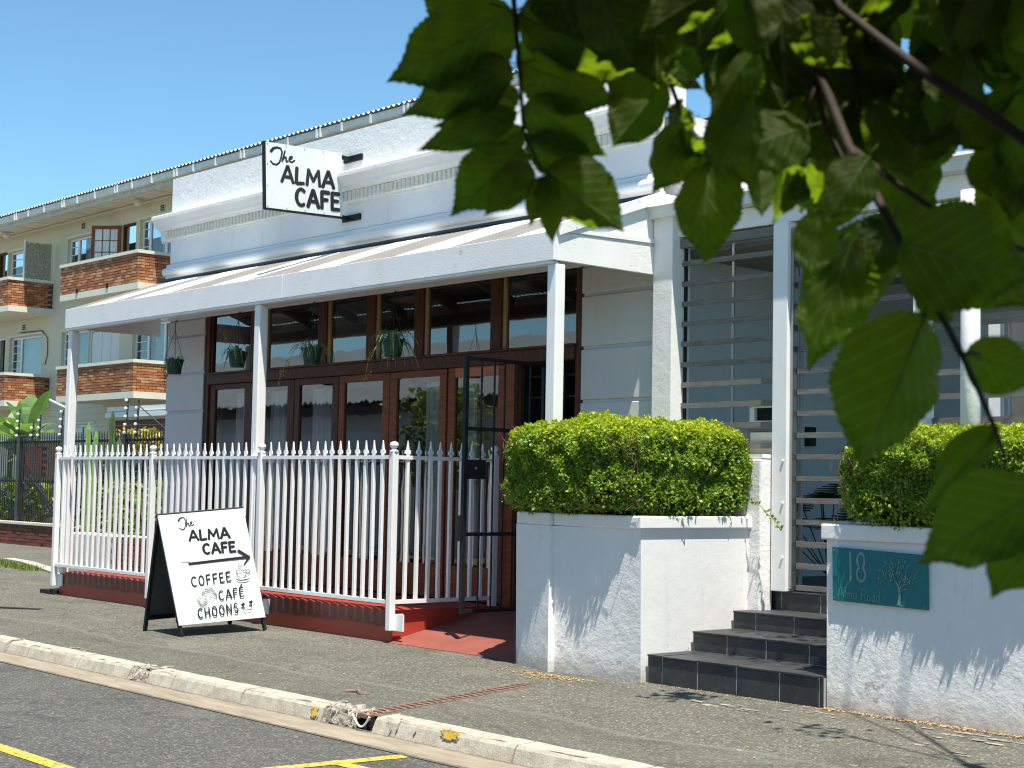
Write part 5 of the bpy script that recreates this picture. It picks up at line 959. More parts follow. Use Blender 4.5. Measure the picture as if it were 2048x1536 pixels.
for (xa, xb, za, zb) in ph:
    f = MB()
    f.box(xa, xa + .05, PBK - .02, PBK + .06, za, zb).box(xb - .05, xb, PBK - .02, PBK + .06, za, zb).box(xa + .05, xb - .05, PBK - .02, PBK + .06, zb - .05, zb).box(xa + .05, xb - .05, PBK - .02, PBK + .06, za, za + .05)
    nz = int((zb - za) / .34)
    f.box((xa + xb) / 2 - .02, (xa + xb) / 2 + .02, PBK - .015, PBK + .05, za + .05, zb - .05)
    for k in range(1, nz): f.box(xa + .05, xb - .05, PBK - .012, PBK + .045, za + (zb - za) * k / nz - .014, za + (zb - za) * k / nz + .014)
    w_ = f.build("window", M['win_white'], hse); MB().quad((xa + .05, PBK + .02, za + .05), (xb - .05, PBK + .02, za + .05), (xb - .05, PBK + .02, zb - .05), (xa + .05, PBK + .02, zb - .05)).build("pane", M['window_glass_far'], w_)
MB().lathe((-6.32, 1.05, 1.2), [(.075, 0), (.072, 1.3), (.07, 2.54)], 16).build("column", M['stucco'], hse, smooth=True)
lm = MB().box(-9.635, -9.57, 3.37, 3.47, 1.95, 2.14).build("wall_light", M['black'], hse, bevel=.004)
scr = thing("slatted_screen", "fixed grey timber slatted screen between the cafe pier and white gate post", "screen", (-8.87, YG, .6))
SLZ = [3.52, 3.335, 3.155, 2.975, 2.795, 2.61, 2.43, 2.245, 2.06, 1.88, 1.70, 1.52, 1.34]
r = random.Random(12)
def slat(x0, x1, z, parent):
    MB().hexa([(x0, YG + .03, z - .022 + r.uniform(-.004, .004)), (x1, YG + .03, z - .022), (x1, YG + .055, z - .022), (x0, YG + .055, z - .022), (x0, YG + .03, z + .022), (x1, YG + .03, z + .022 + r.uniform(-.004, .004)), (x1, YG + .055, z + .022), (x0, YG + .055, z + .022)]).build("slat", M['slat'], parent)
for z in SLZ: slat(-9.43, -8.325, z, scr)
MB().box(-9.43, -8.325, YG + .0, YG + .06, 3.66, 3.74).build("head_batten", M['slat'], scr)
MB().box(-8.87, -8.845, YG + .058, YG + .075, 1.3, 3.66).build("stiffener", M['steel'], scr); MB().box(-9.428, -9.40, YG + .056, YG + .075, 1.3, 3.66).build("stiffener", M['black'], scr)
gp = thing("gate_post", "tall square white timber post between the slatted screen and gate", "post", (-8.24, YG, .68))
MB().box(-8.32, -8.165, YG - .06, YG + .06, .675, 3.752).build("shaft", M['post_white'], gp, bevel=.006)
for z in (.95, 1.75, 1.40): MB().tube([(-8.20, YG - .06, z), (-8.20, YG - .072, z)], .012, 8).build("bolt_head", M['post_white'], gp)
MB().box(-8.163, -8.135, YG - .02, YG + .05, .70, 3.70).build("gate_jamb", M['steel'], gp)
sg = thing("slatted_gate", "grey timber slatted gate at the top of the slate steps", "gate", (-7.5, YG, .7))
for k in range(17): slat(-8.13, -6.95, 3.58 - .1795 * k, sg)
MB().box(-8.13, -8.10, YG + .056, YG + .08, .70, 3.66).build("stile", M['steel'], sg); MB().box(-7.565, -7.54, YG + .056, YG + .075, .70, 3.66).build("stiffener", M['steel'], sg)
MB().box(-6.98, -6.955, YG + .056, YG + .08, .70, 3.66).build("stile", M['steel'], sg)
gp2 = MB().box(-6.945, -6.83, YG - .06, YG + .06, 1.15, 3.752).build("gate_post", M['post_white'], bevel=.006); tag(gp2, "white gate post rising behind the right hedge, half hidden by leaves", "post")
sc2 = thing("slatted_screen", "slatted screen right of the gate behind the round white column", "screen", (-6, YG, 1.3))
for z in SLZ: slat(-6.825, -4.6, z, sc2)
MB().box(-5.9, -5.875, YG + .058, YG + .075, 1.3, 3.66).build("stiffener", M['steel'], sc2)
# letterbox pillar
lp = thing("letterbox_pillar", "white plastered pillar with ledge under the letterbox by the gate post", "pillar", (-8.5, 1.25, 0))
MB().box(-8.70, -8.335, 1.12, 1.285, .0, 1.765).build("shaft", M['stucco_rough'], lp, bevel=.015)
MB().box(-8.69, -8.335, 1.14, 1.29, 1.77, 1.805).build("ledge", M['metal_white'], lp)
lb = thing("letterbox", "cream letterbox with a dark open slot on the white pillar", "letterbox", (-8.48, 1.33, 1.8))
MB().box(-8.655, -8.33, 1.36, 1.56, 1.80, 2.0).build("body", M['cream_trim'], lb, bevel=.008)
MB().box(-8.68, -8.32, 1.357, 1.57, 2.003, 2.025).build("lid", M['slat'], lb)
b = MB(); b.box(-8.66, -8.61, 1.36, 1.40, 2.06, 2.22).box(-8.375, -8.325, 1.36, 1.40, 2.06, 2.22).box(-8.61, -8.375, 1.36, 1.40, 2.06, 2.095).box(-8.61, -8.375, 1.36, 1.40, 2.205, 2.22); b.build("slot_frame", M['win_white'], lb)
MB().box(-8.66, -8.325, 1.402, 1.56, 2.06, 2.22).build("slot_box", M['dark'], lb)
# monstera plants in the porch
def monstera(x, y, z, n, L, seed, label):
    t = thing("monstera_plant", label, "plant", (x, y, z), "dark split leaf plants inside the porch"); r = random.Random(seed)
    for k in range(n):
        a = r.uniform(0, 6.28); e = r.uniform(.5, 1.35); s = r.uniform(.32, .5); d = Vector((math.cos(a) * math.cos(e), math.sin(a) * math.cos(e), math.sin(e)))
        base = Vector((x, y, z)) + d * r.uniform(.35, .85) * L; sd = d.cross(Vector((0, 0, 1))).normalized(); tip = d * .8 + Vector((0, 0, -.35))
        b = MB(); b.tube([(x, y, z), tuple(base)], .006, 4)
        for i in range(7):
            tt = i / 7; c = base + tip * s * .8 * tt; wv = s * .45 * math.sin(math.pi * (.18 + .8 * tt))
            for sg_ in (-1, 1):
                o2 = c + sd * sg_ * wv + tip * s * .16 + Vector((0, 0, -.05 * s))
                b.poly([tuple(c), tuple(c + tip * s * .10), tuple(o2 + tip * s * .05), tuple(o2)])
        b.build("leaf", M['monstera'], t)
monstera(-8.62, 2.42, .75, 18, 1.15, 1, "dark split leaf plant behind the slats near the gate post"); monstera(-8.25, 2.9, .75, 14, 1.1, 2, "dark split leaf plant deeper in the porch right of the wall light")
# ================================================================== APARTMENT BUILDING far left
ap = thing("apartment_building", "three storey cream apartment block with orange brick balconies and corrugated roof", "building", (-40, 11.4, 0))
YA = 11.4
wins = [  # x0,x1,z0,z1, mullion xs, kind
 (-43.15, -40.75, 7.15, 8.56, [-42.6, -41.5], 'w'), (-39.78, -38.93, 6.5, 8.62, [], 'd'), (-38.72, -36.4, 7.15, 8.62, [-38.3, -37.4], 'w'),
 (-47.30, -45.1, 7.15, 8.58, [-46.4], 'w'), (-48.1, -47.38, 6.5, 8.64, [], 'd'),
 (-43.30, -41.62, 4.3, 5.80, [-42.75], 'w'), (-41.55, -39.68, 3.75, 5.78, [], 'd'), (-38.92, -36.6, 4.3, 5.75, [-38.2, -37.3], 'w'),
 (-46.98, -44.62, 4.4, 5.85, [-46.3], 'w'), (-48.0, -47.3, 3.75, 5.9, [], 'd'),
 (-43.05, -40.95, 1.6, 3.06, [-42.0], 'w'), (-40.1, -35.9, .1, 3.14, [], 'g')]
wallholes(-62, -20, -.3, 9.25, [(a, c, z0, z1) for a, c, z0, z1, _, _ in wins], YA, YA + .25, M['cream'], "wall", ap)
MB().box(-62, -20, 15, 15.2, -.3, 9.2).build("inner_wall", M['interior'], ap)
for z in (3.6, 6.45): MB().box(-62, -20, YA + .26, 15, z - .1, z).build("floor_slab", M['interior'], ap)
r = random.Random(21)
for (a, c, z0, z1, mu, kd) in wins:
    if kd == 'w':
        b = MB(); f = .06; b.box(a, a + f, YA + .10, YA + .16, z0, z1).box(c - f, c, YA + .10, YA + .16, z0, z1).box(a + f, c - f, YA + .10, YA + .16, z1 - f, z1).box(a + f, c - f, YA + .10, YA + .16, z0, z0 + f)
        for x in mu: b.box(x - .05, x + .05, YA + .10, YA + .16, z0 + f, z1 - f)
        for (xa, xb) in ((a + f, (mu[0] - .05)),):
            for k in range(1, 6): b.box(xa, xb, YA + .115, YA + .145, z0 + (z1 - z0) * k / 6 - .012, z0 + (z1 - z0) * k / 6 + .012)
        w_ = b.build("window", M['win_white'], ap)
        MB().quad((a + f, YA + .13, z0 + f), (c - f, YA + .13, z0 + f), (c - f, YA + .13, z1 - f), (a + f, YA + .13, z1 - f)).build("pane", M['window_glass_far'], w_)
        MB().box(a - .04, c + .04, YA - .04, YA - .002, z1 + .02, z1 + .07).build("drip_mould", M['cream_trim'], w_)
        cu = MB(); n = 22; xa, xb = a + (c - a) * r.uniform(.22, .4), a + (c - a) * r.uniform(.62, .9)
        for i in range(n):
            x0_ = xa + (xb - xa) * i / n; x1_ = xa + (xb - xa) * (i + 1) / n
            cu.quad((x0_, YA + .3 + .03 * math.sin(i * 1.3), z0), (x1_, YA + .3 + .03 * math.sin((i + 1) * 1.3), z0), (x1_, YA + .3 + .03 * math.sin((i + 1) * 1.3), z1), (x0_, YA + .3 + .03 * math.sin(i * 1.3), z1))
        cu.build("net_curtain", M['net'], w_)
    elif kd == 'd':
        b = MB().box(a, a + .06, YA + .05, YA + .14, z0, z1).box(c - .06, c, YA + .05, YA + .14, z0, z1).box(a + .06, c - .06, YA + .05, YA + .14, z1 - .06, z1); b.build("door_frame", M['brown'] if z0 > 6 else M['win_white'], ap)
    else:
        d_ = MB().box(a, c, YA + .12, YA + .16, z0, z1).build("garage_door", M['garage'], ap)
        for k in range(14): MB().box(a, c, YA + .10, YA + .118, z0 + .04 + k * .2, z0 + .2 + k * .2).build("shutter_slat", M['garage'], d_)
# white balcony doors, lower floor, and the open red door above
for x0, x1 in ((-41.45, -40.85), (-40.83, -40.3), (-40.28, -39.75)):
    MB().box(x0, x1, YA + .06, YA + .10, 3.75, 5.70).build("white_door_leaf", M['door_white'], ap, bevel=.01)
dr = thing("balcony_door", "dark red glazed door swung open on the top balcony", "door", (-39.78, YA, 6.5))
hx, ang = -39.78, math.radians(180 + 42); dv = Vector((math.cos(ang), math.sin(ang), 0)); nv = Vector((-dv.y, dv.x, 0)); Wd = .86
def dpt(u, t, z): p = Vector((hx, YA - .01, 0)) + dv * u + nv * t; return (p.x, p.y, z)
def dbox(b, u0, u1, z0, z1, t=.02): b.hexa([dpt(u0, -t, z0), dpt(u1, -t, z0), dpt(u1, t, z0), dpt(u0, t, z0), dpt(u0, -t, z1), dpt(u1, -t, z1), dpt(u1, t, z1), dpt(u0, t, z1)])
b = MB(); dbox(b, 0, .10, 6.5, 8.6); dbox(b, Wd - .10, Wd, 6.5, 8.6); dbox(b, .10, Wd - .1, 8.5, 8.6); dbox(b, .10, Wd - .1, 6.5, 7.2)
for k in (1, 2): dbox(b, .10 + (Wd - .2) * k / 3 - .012, .10 + (Wd - .2) * k / 3 + .012, 7.2, 8.5, .015)
for k in (1, 2, 3): dbox(b, .10, Wd - .1, 7.2 + 1.3 * k / 4 - .012, 7.2 + 1.3 * k / 4 + .012, .0145)
b.build("door_leaf", M['brown_red'], dr)
b = MB(); dbox(b, .10, Wd - .1, 7.2, 8.5, .004); b.build("pane", M['net'], dr)
for (x, z) in ((-42.14, 8.86), (-37.47, 8.82), (-45.94, 6.13)):
    v_ = MB().box(x - .13, x + .13, YA - .012, YA - .002, z - .09, z + .09).build("air_vent", M['fibre'], ap)
    for k in range(3): MB().box(x - .10, x + .10, YA - .02, YA - .013, z - .07 + k * .055, z - .035 + k * .055).build("vent_slot", M['mortar'], v_)
# eaves, gutter, roof
MB().box(-62, -20, 10.38, YA - .001, 9.13, 9.17).build("soffit", M['cream_trim'], ap)
for x in [-60 + i * 1.22 for i in range(33)]: MB().box(x - .03, x + .03, 10.38, YA - .01, 9.115, 9.128).build("soffit_batten", M['cream_trim'], ap)
MB().box(-62, -20, 10.33, 10.375, 8.98, 9.20).build("fascia", M['fibre'], ap)
MB().box(-62, -20, YA - .05, YA - .002, 9.05, 9.11).build("wall_cove", M['cream_trim'], ap)
b = MB(); b.prism([(10.325, 9.12), (10.22, 9.12), (10.19, 9.15), (10.18, 9.27), (10.165, 9.27), (10.165, 9.285), (10.325, 9.285)], -62, -20); b.build("gutter", M['gutter_white'], ap)
for i in range(36):
    x = -60 + i * 1.05 + (.1 if i % 3 == 0 else 0); b = MB().box(x - .025, x + .025, 10.15, 10.33, 9.105, 9.30); 
    if i % 3 == 0: b.box(x + .12, x + .17, 10.145, 10.33, 9.10, 9.305)
    b.build("gutter_bracket", M['insul'], ap)
sheetroof(-62, -20, M['fibre'], "roof_sheet", 10.15, 17, lambda y: 9.34 + (y - 10.15) * .24, .177, .027, ap, 6)
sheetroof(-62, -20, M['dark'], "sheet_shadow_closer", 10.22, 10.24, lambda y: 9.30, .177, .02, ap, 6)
for (x, y) in ((-46.6, 11.0), (-38.3, 11.1)):
    MB().lathe((x, y, 8.93), [(.03, 0), (.10, .03), (.13, .10), (.11, .17), (.06, .20)], 12).build("eaves_lamp", M['insul'], ap, smooth=True)
# balconies of individual bricks
BR = MB().box(-.109, .109, 0, .10, -.0305, .0305).mesh("brick", M['brick'])
BRH = MB().box(-.0525, .0525, 0, .10, -.0305, .0305).mesh("half_brick", M['brick'])
BRY = MB().box(-.10, 0, -.109, .109, -.0305, .0305).mesh("brick", M['brick'])
nbrick = [0]; loose = MB()
def balcony(x0, x1, zs, zt, label=None):
    bal = bpy.data.objects.new("balcony", MB().box(x0, x1, 10.06, YA - .003, zs - .14, zs + .02).mesh("balcony_floor", M['cream_trim'])); link(bal, ap)
    MB().box(x0, x1, 10.0, 10.055, zs - .145, zs + .025).build("slab_edge", M['cream_trim'], bal)
    MB().box(x1 + .001, x1 + .05, 10.0, YA - .004, zs - .145, zs + .025).build("slab_edge", M['cream_trim'], bal)
    zb = zs + .03; nc = int(round((zt - .085 - zb) / .0735)); ch = (zt - .085 - zb) / nc
    MB().box(x0 + .02, x1 - .02, 10.02, 10.10, zb, zt - .09).box(x1 - .10, x1 - .02, 10.10, YA - .005, zb, zt - .09).build("mortar_bed", M['mortar'], bal)
    MB().box(x0 - .03, x1 + .03, 9.97, 10.14, zt - .085, zt).box(x1 - .14, x1 + .03, 10.14, YA - .005, zt - .085, zt).build("coping", M['cream_trim'], bal)
    r = random.Random(int(-x0 * 10 + zs))
    for k in range(nc):
        z = zb + ch * (k + .5); off = 0 if k % 2 else .115
        x = x0 + off + .11
        if off: loose.box(x0, x0 + .105, 10.0, 10.1, z - .0305, z + .0305)
        rem = (x1 - (x0 + off)) % .229
        if rem <= .03: loose.box(x1 - .11, x1, 9.998, 10.1, z - .0305, z + .0305)
        if rem > .03: loose.box(x1 - rem + .006, x1, 10.0, 10.1, z - .0305, z + .0305)
        while x + .105 < x1:
            if nbrick[0] < 285: inst("brick", BR, bal, (x, 10.002 + r.uniform(-.003, .003), z)); nbrick[0] += 1
            else: q = r.uniform(-.003, .003); loose.box(x - .109, x + .109, 10.0 + q, 10.10, z - .0305, z + .0305)
            x += .229
        y = 10.22 + (0 if k % 2 == 0 else .115)
        if k % 2: loose.box(x1 - .1, x1, 10.107, 10.213, z - .0305, z + .0305)
        while y + .1 < YA - .02:
            if nbrick[0] < 285: inst("brick", BRY, bal, (x1 + r.uniform(-.003, .003), y, z)); nbrick[0] += 1
            else: q = r.uniform(-.003, .003); loose.box(x1 - .1, x1 + q, y - .109, y + .109, z - .0305, z + .0305)
            y += .229
    return bal
b1 = balcony(-40.55, -36.12, 6.53, 7.40); balcony(-40.55, -36.15, 3.73, 4.58); balcony(-48.6, -44.0, 6.53, 7.40); balcony(-48.6, -44.0, 3.73, 4.58)
loose.build("balcony_brickwork", M['brick'], ap, kind="stuff")
for x in (-39.5, -37.75): MB().box(x - .05, x + .05, 9.98, 9.999, 6.53, 6.66).build("weep_hole", M['dark'], b1)
# cables and rail lamp on the wall
b = MB(); b.tube([(-46.2, YA - .02, 5.98), (-44.6, YA - .03, 5.95), (-44.2, YA - .03, 5.7), (-44.15, YA - .03, 5.2), (-44.3, YA - .04, 4.9)], .014, 5); b.build("wall_cable", M['mortar'], ap)
b = MB(); b.tube([(-41.3, 10.9, 3.35), (-40.6, 10.5, 3.40), (-41.6, 10.2, 3.75)], .03, 6)
b.build("security_lamp", M['insul'], ap)
MB().box(-38.0, -30, 10.2, 10.32, 3.12, 3.26).box(-38.0, -30, 10.25, 10.33, 3.28, 3.40).build("carport_beam", M['insul'], ap)
# reed screen on the balcony coping
rs = thing("reed_screen", "woven reed privacy screen standing on the upper left balcony", "screen", (-44, 10.9, 7.4))
r = random.Random(5)
b = MB()
for k in range(60):
    y = 10.50 + .80 * k / 59; b.box(-44.05 + r.uniform(-.008, .008), -44.03 + r.uniform(0, .012), y - .0065, y + .0065, 7.40, 8.50 + r.uniform(-.05, .02))
b.build("reeds", M['reed'], rs, kind="stuff")
MB().box(-44.07, -44.02, 10.46, 10.495, 7.40, 8.56).build("screen_pole", M['insul'], rs)
# yellow weeds on the balcony brickwork
for (x, y, z, s) in ((-36.09, 10.9, 4.32, .16), (-36.09, 10.95, 4.05, .10)):
    b = MB(); strap_leaves((x + .05, y, z), 16, s, int(z * 10), b, .01)
    tag(b.build("wall_weed", M['yellow_leaf']), "yellow tuft growing out of the balcony bricks" if z > 4.2 else "small green-yellow tuft below the larger one on the balcony bricks", "weed")
# ================================================================== BRICK BOUNDARY WALL and black fence
bw = thing("brick_boundary_wall", "low dark red brick wall under the black fence at far left", "wall", (-33, 6, 0))
MB().box(-45, -26, 6.02, 6.2, -.05, .455).build("mortar_core", M['mortar'], bw); MB().box(-45.02, -26, 5.97, 6.24, .456, .51).build("coping", M['cream_trim'], bw)
WBR = MB().box(-.112, .112, 0, .09, -.0335, .0335).mesh("brick", M['brick_dark']); r = random.Random(31)
for k in range(6):
    x = -36.8 + (.12 if k % 2 else 0)
    while x < -29.5: inst("brick", WBR, bw, (x, 6.0 + r.uniform(-.004, .004), .035 + k * .0765)); x += .234
bf = thing("black_spear_fence", "tall black spear topped steel fence with electric wires on the brick wall", "fence", (-33, 6.1, .5))
SP2 = MB().box(-.009, .009, -.009, .009, .55, 2.33).hexa([(-.03, -.006, 2.36), (.03, -.006, 2.36), (.03, .006, 2.36), (-.03, .006, 2.36), (-.004, -.004, 2.50), (.004, -.004, 2.50), (.004, .004, 2.50), (-.004, .004, 2.50)]).box(-.012, .012, -.006, .006, 2.33, 2.36).mesh("fence_bar", M['black_fence'])
x = -36.6
while x < -25.2: inst("fence_bar", SP2, bf, (x, 6.1, 0)); x += .118
for z in (.68, 1.42, 2.30): MB().box(-38, -25, 6.115, 6.145, z - .025, z + .025).build("fence_rail", M['black_fence'], bf)
for x in (-35.95, -34.0, -31.75, -29.0, -26.4): MB().box(x - .07, x + .07, 6.07, 6.21, .51, 2.42).build("fence_post", M['black_fence'], bf)
MB().bar((-33.9, 6.2, 1.75), (-32.1, 6.2, .6), .09, .07).build("fence_brace", M['black_fence'], bf)
for x, zt in ((-34.1, 3.05), (-33.0, 2.9), (-33.35, 2.75), (-31.9, 2.98), (-28.95, 3.14), (-28.5, 3.10)):
    p_ = MB().bar((x, 6.1, 2.35), (x + .05, 6.1, zt), .03, .03).build("electric_post", M['black_fence'], bf)
    k = 0
    z = 2.42
    while z < zt - .03:
        MB().lathe((x + .05 * (z - 2.35) / (zt - 2.35), 6.06, z), [(.015, 0), (.036, .015), (.036, .045), (.015, .06)], 8).build("insulator", M['insul'], p_); z += .165
b = MB()
for k in range(5): b.tube([(-34.1, 6.05, 2.45 + k * .14), (-31.9, 6.05, 2.45 + k * .13), (-28.95, 6.05, 2.46 + k * .14), (-28.5, 6.05, 2.46 + k * .14), (-24.5, 6.05, 2.44 + k * .14)], .004, 4)
b.tube([(-28.5, 6.05, 3.05), (-26.9, 6.1, 2.32)], .012, 5); b.build("electric_wires", M['steel'], bf)
gpi = thing("brick_pillar", "red brick pillar standing behind the black fence", "pillar", (-35.4, 7, 0))
MB().box(-36.2, -34.72, 7.02, 7.5, -.05, 2.35).build("mortar_core", M['mortar'], gpi)
for k in range(30):
    for i in range(6):
        x = -36.08 + i * .234 + (.11 if k % 2 else 0)
        if x < -34.75: inst("brick", WBR, gpi, (x, 7.0, .04 + k * .0765))
bsp = thing("brick_garden_step", "low brick planter edge behind the white picket fence", "garden wall", (-21.6, 2.5, 0))
MB().box(-22.4, -20.9, 2.52, 2.8, 0, .6).build("mortar_core", M['mortar'], bsp)
for k in range(7):
    for i in range(6): inst("brick", WBR, bsp, (-22.28 + i * .234 + (.1 if k % 2 else 0), 2.5, .05 + k * .082))
tr_ = MB(); tr_.box(-25.2, -22.6, 3.0, 3.5, 0, .58)
tag(tr_.build("concrete_trough", M['fibre'], bevel=.02), "grey concrete planting trough behind the left fence panel", "planter")
# ================================================================== GARDEN PLANTS at left
def leafcloud(name, label, cat, c, h, n, seed, mat, L=(.05, .10), group=None, stem=True):
    t = thing(name, label, cat, (c[0], c[1], max(0, c[2] - h[2])), group); r = random.Random(seed); b = MB()
    for k in range(n):
        p = Vector((c[0] + h[0] * r.gauss(0, .5), c[1] + h[1] * r.gauss(0, .5), c[2] + h[2] * r.uniform(-1, 1)))
        d = Vector((r.uniform(-1, 1), r.uniform(-1, 1), r.uniform(-.4, 1))).normalized(); l = r.uniform(*L); s = d.cross(Vector((r.uniform(-1, 1), r.uniform(-1, 1), r.uniform(-1, 1)))).normalized() * l * .32
        b.quad(tuple(p), tuple(p + d * l * .5 + s), tuple(p + d * l), tuple(p + d * l * .5 - s))
    b.build("foliage", mat, t, kind="stuff")
    if stem:
        b = MB()
        for k in range(8): b.tube([(c[0] + r.uniform(-.1, .1), c[1], max(0, c[2] - h[2])), (c[0] + r.uniform(-1, 1) * h[0] * .7, c[1] + r.uniform(-.3, .3) * h[1], c[2] + h[2] * r.uniform(.2, .8))], [.02, .008], 5)
        b.build("stem", M['hedge_twig'], t)
    return t
leafcloud("golden_shrub", "golden yellow shrub behind the black fence and white pickets", "shrub", (-29.7, 6.8, 1.60), (1.0, .3, .95), 3400, 3, M['yellow_leaf'], (.06, .12))
leafcloud("garden_shrub", "yellow-green plants behind the black fence bars at the left edge", "shrub", (-35.0, 6.55, .95), (2.2, .3, .45), 1800, 4, M['green_leaf'], (.10, .22))
leafcloud("garden_shrub", "leafy green undergrowth behind the left white fence panel", "shrub", (-23.9, 3.9, .85), (1.5, .5, .6), 1700, 5, M['green_leaf'], (.06, .13))
leafcloud("dark_shrub", "dark green shrub filling the gap behind the middle fence panel", "shrub", (-27.0, 5.2, .95), (1.9, .4, .9), 3400, 6, M['monstera'], (.08, .16))
def cactus(x, y, zt, rad, mat, label):
    b = MB(); n = 12; prof = [(rad * .9, 0)] + [(rad * (1 + .06 * math.sin(k * 2)), zt * k / 10) for k in range(1, 9)] + [(rad * .8, zt * .95), (rad * .35, zt * .99), (.01, zt)]
    for i, (rr, z) in enumerate(prof):
        for k in range(n * 2):
            t = math.pi * k / n; q = rr * (1 if k % 2 else .78); b.v.append((x + q * math.cos(t), y + q * math.sin(t), z))
    m_ = n * 2
    for i in range(len(prof) - 1):
        for k in range(m_): b.f.append((i * m_ + k, i * m_ + (k + 1) % m_, (i + 1) * m_ + (k + 1) % m_, (i + 1) * m_ + k)); b.mi.append(0)
    tag(b.build("column_cactus", mat), label, "cactus", None)
cactus(-26.35, 4.0, 2.52, .05, M['cactus_light'], "tall pale green column cactus with a brown tip, left of the dark one"); cactus(-26.05, 4.0, 2.36, .05, M['cactus_light'], "slightly shorter pale column cactus beside the taller pale one")
cactus(-25.92, 4.25, 2.74, .06, M['cactus'], "dark green column cactus, tallest behind the white fence"); cactus(-25.35, 4.1, 2.22, .07, M['cactus'], "short dark column cactus just left of the golden shrub")
def banana(x, y, z0, leaves_, label):
    t = thing("banana_plant", label, "plant", (x, y, 0), "banana-like plants behind the black fence")
    MB().tube([(x, y, 0), (x + .03, y, z0 * .6), (x, y, z0)], [.10, .085, .06], 8).build("trunk", M['cactus'], t)
    for (a, e, L, wd, dr_) in leaves_:
        b = MB(); d = Vector((math.cos(a) * math.cos(e), math.sin(a) * math.cos(e), math.sin(e))); sd = d.cross(Vector((0, 0, 1))).normalized(); up = sd.cross(d); base = Vector((x, y, z0 - .1)); N = 12; prev = None
        for i in range(N + 1):
            tt = i / N; c = base + d * L * tt + Vector((0, 0, -dr_ * L * tt * tt)); w = 0.0 if tt < .18 else wd * math.sin(math.pi * min(1, (tt - .18) / .84)) ** .6
            row = (c - sd * w + up * w * .35, c, c + sd * w + up * w * .35)
            if prev:
                b.quad(tuple(prev[0]), tuple(prev[1]), tuple(row[1]), tuple(row[0])); b.quad(tuple(prev[1]), tuple(prev[2]), tuple(row[2]), tuple(row[1]))
            prev = row
        b.tube([base, base + d * L * .25], .018, 5)
        b.build("leaf", M['banana'], t, smooth=True)
r = random.Random(17)
banana(-37.9, 8.0, 2.45, [(2.2, .6, 1.5, .3, .35), (3.9, 1.15, 1.4, .26, .15), (4.8, 1.0, 1.2, .28, .3), (5.8, .8, 1.3, .28, .35), (2.9, .3, 1.3, .3, .5), (2.6, 1.05, 1.7, .24, .1), (3.2, 1.3, 1.3, .22, .1), (.3, 1.1, 1.75, .22, .12), (-.4, .7, 1.2, .25, .4), (4.4, .9, 1.3, .28, .4), (5.2, .5, 1.2, .28, .5), (1.4, .9, 1.2, .24, .3), (3.6, .5, 1.3, .26, .5)], "tall broad leaved banana-like plant behind the black fence, right clump")
banana(-39.3, 8.2, 2.3, [(2.3, 1.15, 1.5, .28, .15), (4.9, 1.1, 1.4, .28, .2), (5.9, .7, 1.4, .3, .35), (.9, .6, 1.2, .3, .4), (2.9, .8, 1.4, .28, .4), (4.2, .7, 1.3, .3, .4), (5.4, .6, 1.3, .3, .45), (.4, .9, 1.2, .26, .3), (3.4, .4, 1.3, .3, .5), (1.8, 1.1, 1.1, .25, .2)], "broad leaved banana-like plant at the left edge behind the black fence")
banana(-36.4, 7.8, 1.9, [(.2, .9, 1.1, .22, .2), (5.0, .7, 1.0, .24, .4), (3.0, .8, 1.0, .22, .3), (4.0, .5, 1.0, .24, .4)], "short banana-like plant right of the taller clump, under the white wall")
# ================================================================== HOUSE ACROSS THE STREET (seen as a reflection in the doors)
op = thing("opposite_house", "grey house with corrugated roof across the street, seen reflected in the doors", "house", (-25, -13, 0))
MB().box(-60, 6, -13.2, -13.0, -.2, 3.6).build("wall", M['opp_wall'], op)
MB().box(-60, 6, -12.62, -12.55, 3.35, 3.62).build("fascia", M['mortar'], op)
sheetroof(-60, 6, M['opp_roof'], "roof", -18, -12.5, lambda y: 3.70 + (-12.5 - y) * .39, .26, .035, op, 4)
MB().box(-60, 6, -18.2, -18.0, -.2, 5.8).build("rear_wall", M['opp_wall'], op)
ob = thing("opposite_garden_wall", "pale garden wall across the street, seen reflected in the doors", "wall", (-25, -10.6, 0))
MB().box(-60, -4, -10.7, -10.5, -.2, 2.75).build("wall", M['stucco'], ob)
leafcloud("opposite_tree", "dark leafy tree across the street, mirrored in the rightmost door pane", "tree", (-26.6, -9.7, 2.5), (1.1, .5, 1.1), 2600, 12, M['green_leaf'], (.10, .2))
# ================================================================== STREET TREE: its low branch hangs close by
tree = thing("street_tree", "broad leaved street tree whose low leafy branch hangs across the upper right", "tree", (1.6, -9.6, -.03))
MB().tube([(1.6, -9.6, -.1), (1.55, -9.55, 1.2), (1.35, -9.5, 2.1), (1.0, -9.3, 2.8), (.6, -9.1, 3.4)], [.17, .14, .12, .10, .07], 12).build("trunk", M['bark'], tree, smooth=True)
limb = MB().tube([(1.35, -9.5, 2.1), (.8, -9.15, 2.3), (.2, -8.75, 2.28), (-.3, -8.45, 2.22), (-.7, -8.3, 2.15), (-1.1, -8.1, 2.2)], [.07, .05, .035, .025, .016, .008], 8).build("limb", M['bark'], tree, smooth=True)
for pts, r0, r1 in TWIGS:
    n = len(pts); rr = [.6 * (r0 + (r1 - r0) * i / (n - 1)) for i in range(n)]
    tw_ = MB().tube(pts, rr, 7).build("twig", M['twig'], tree, smooth=True)
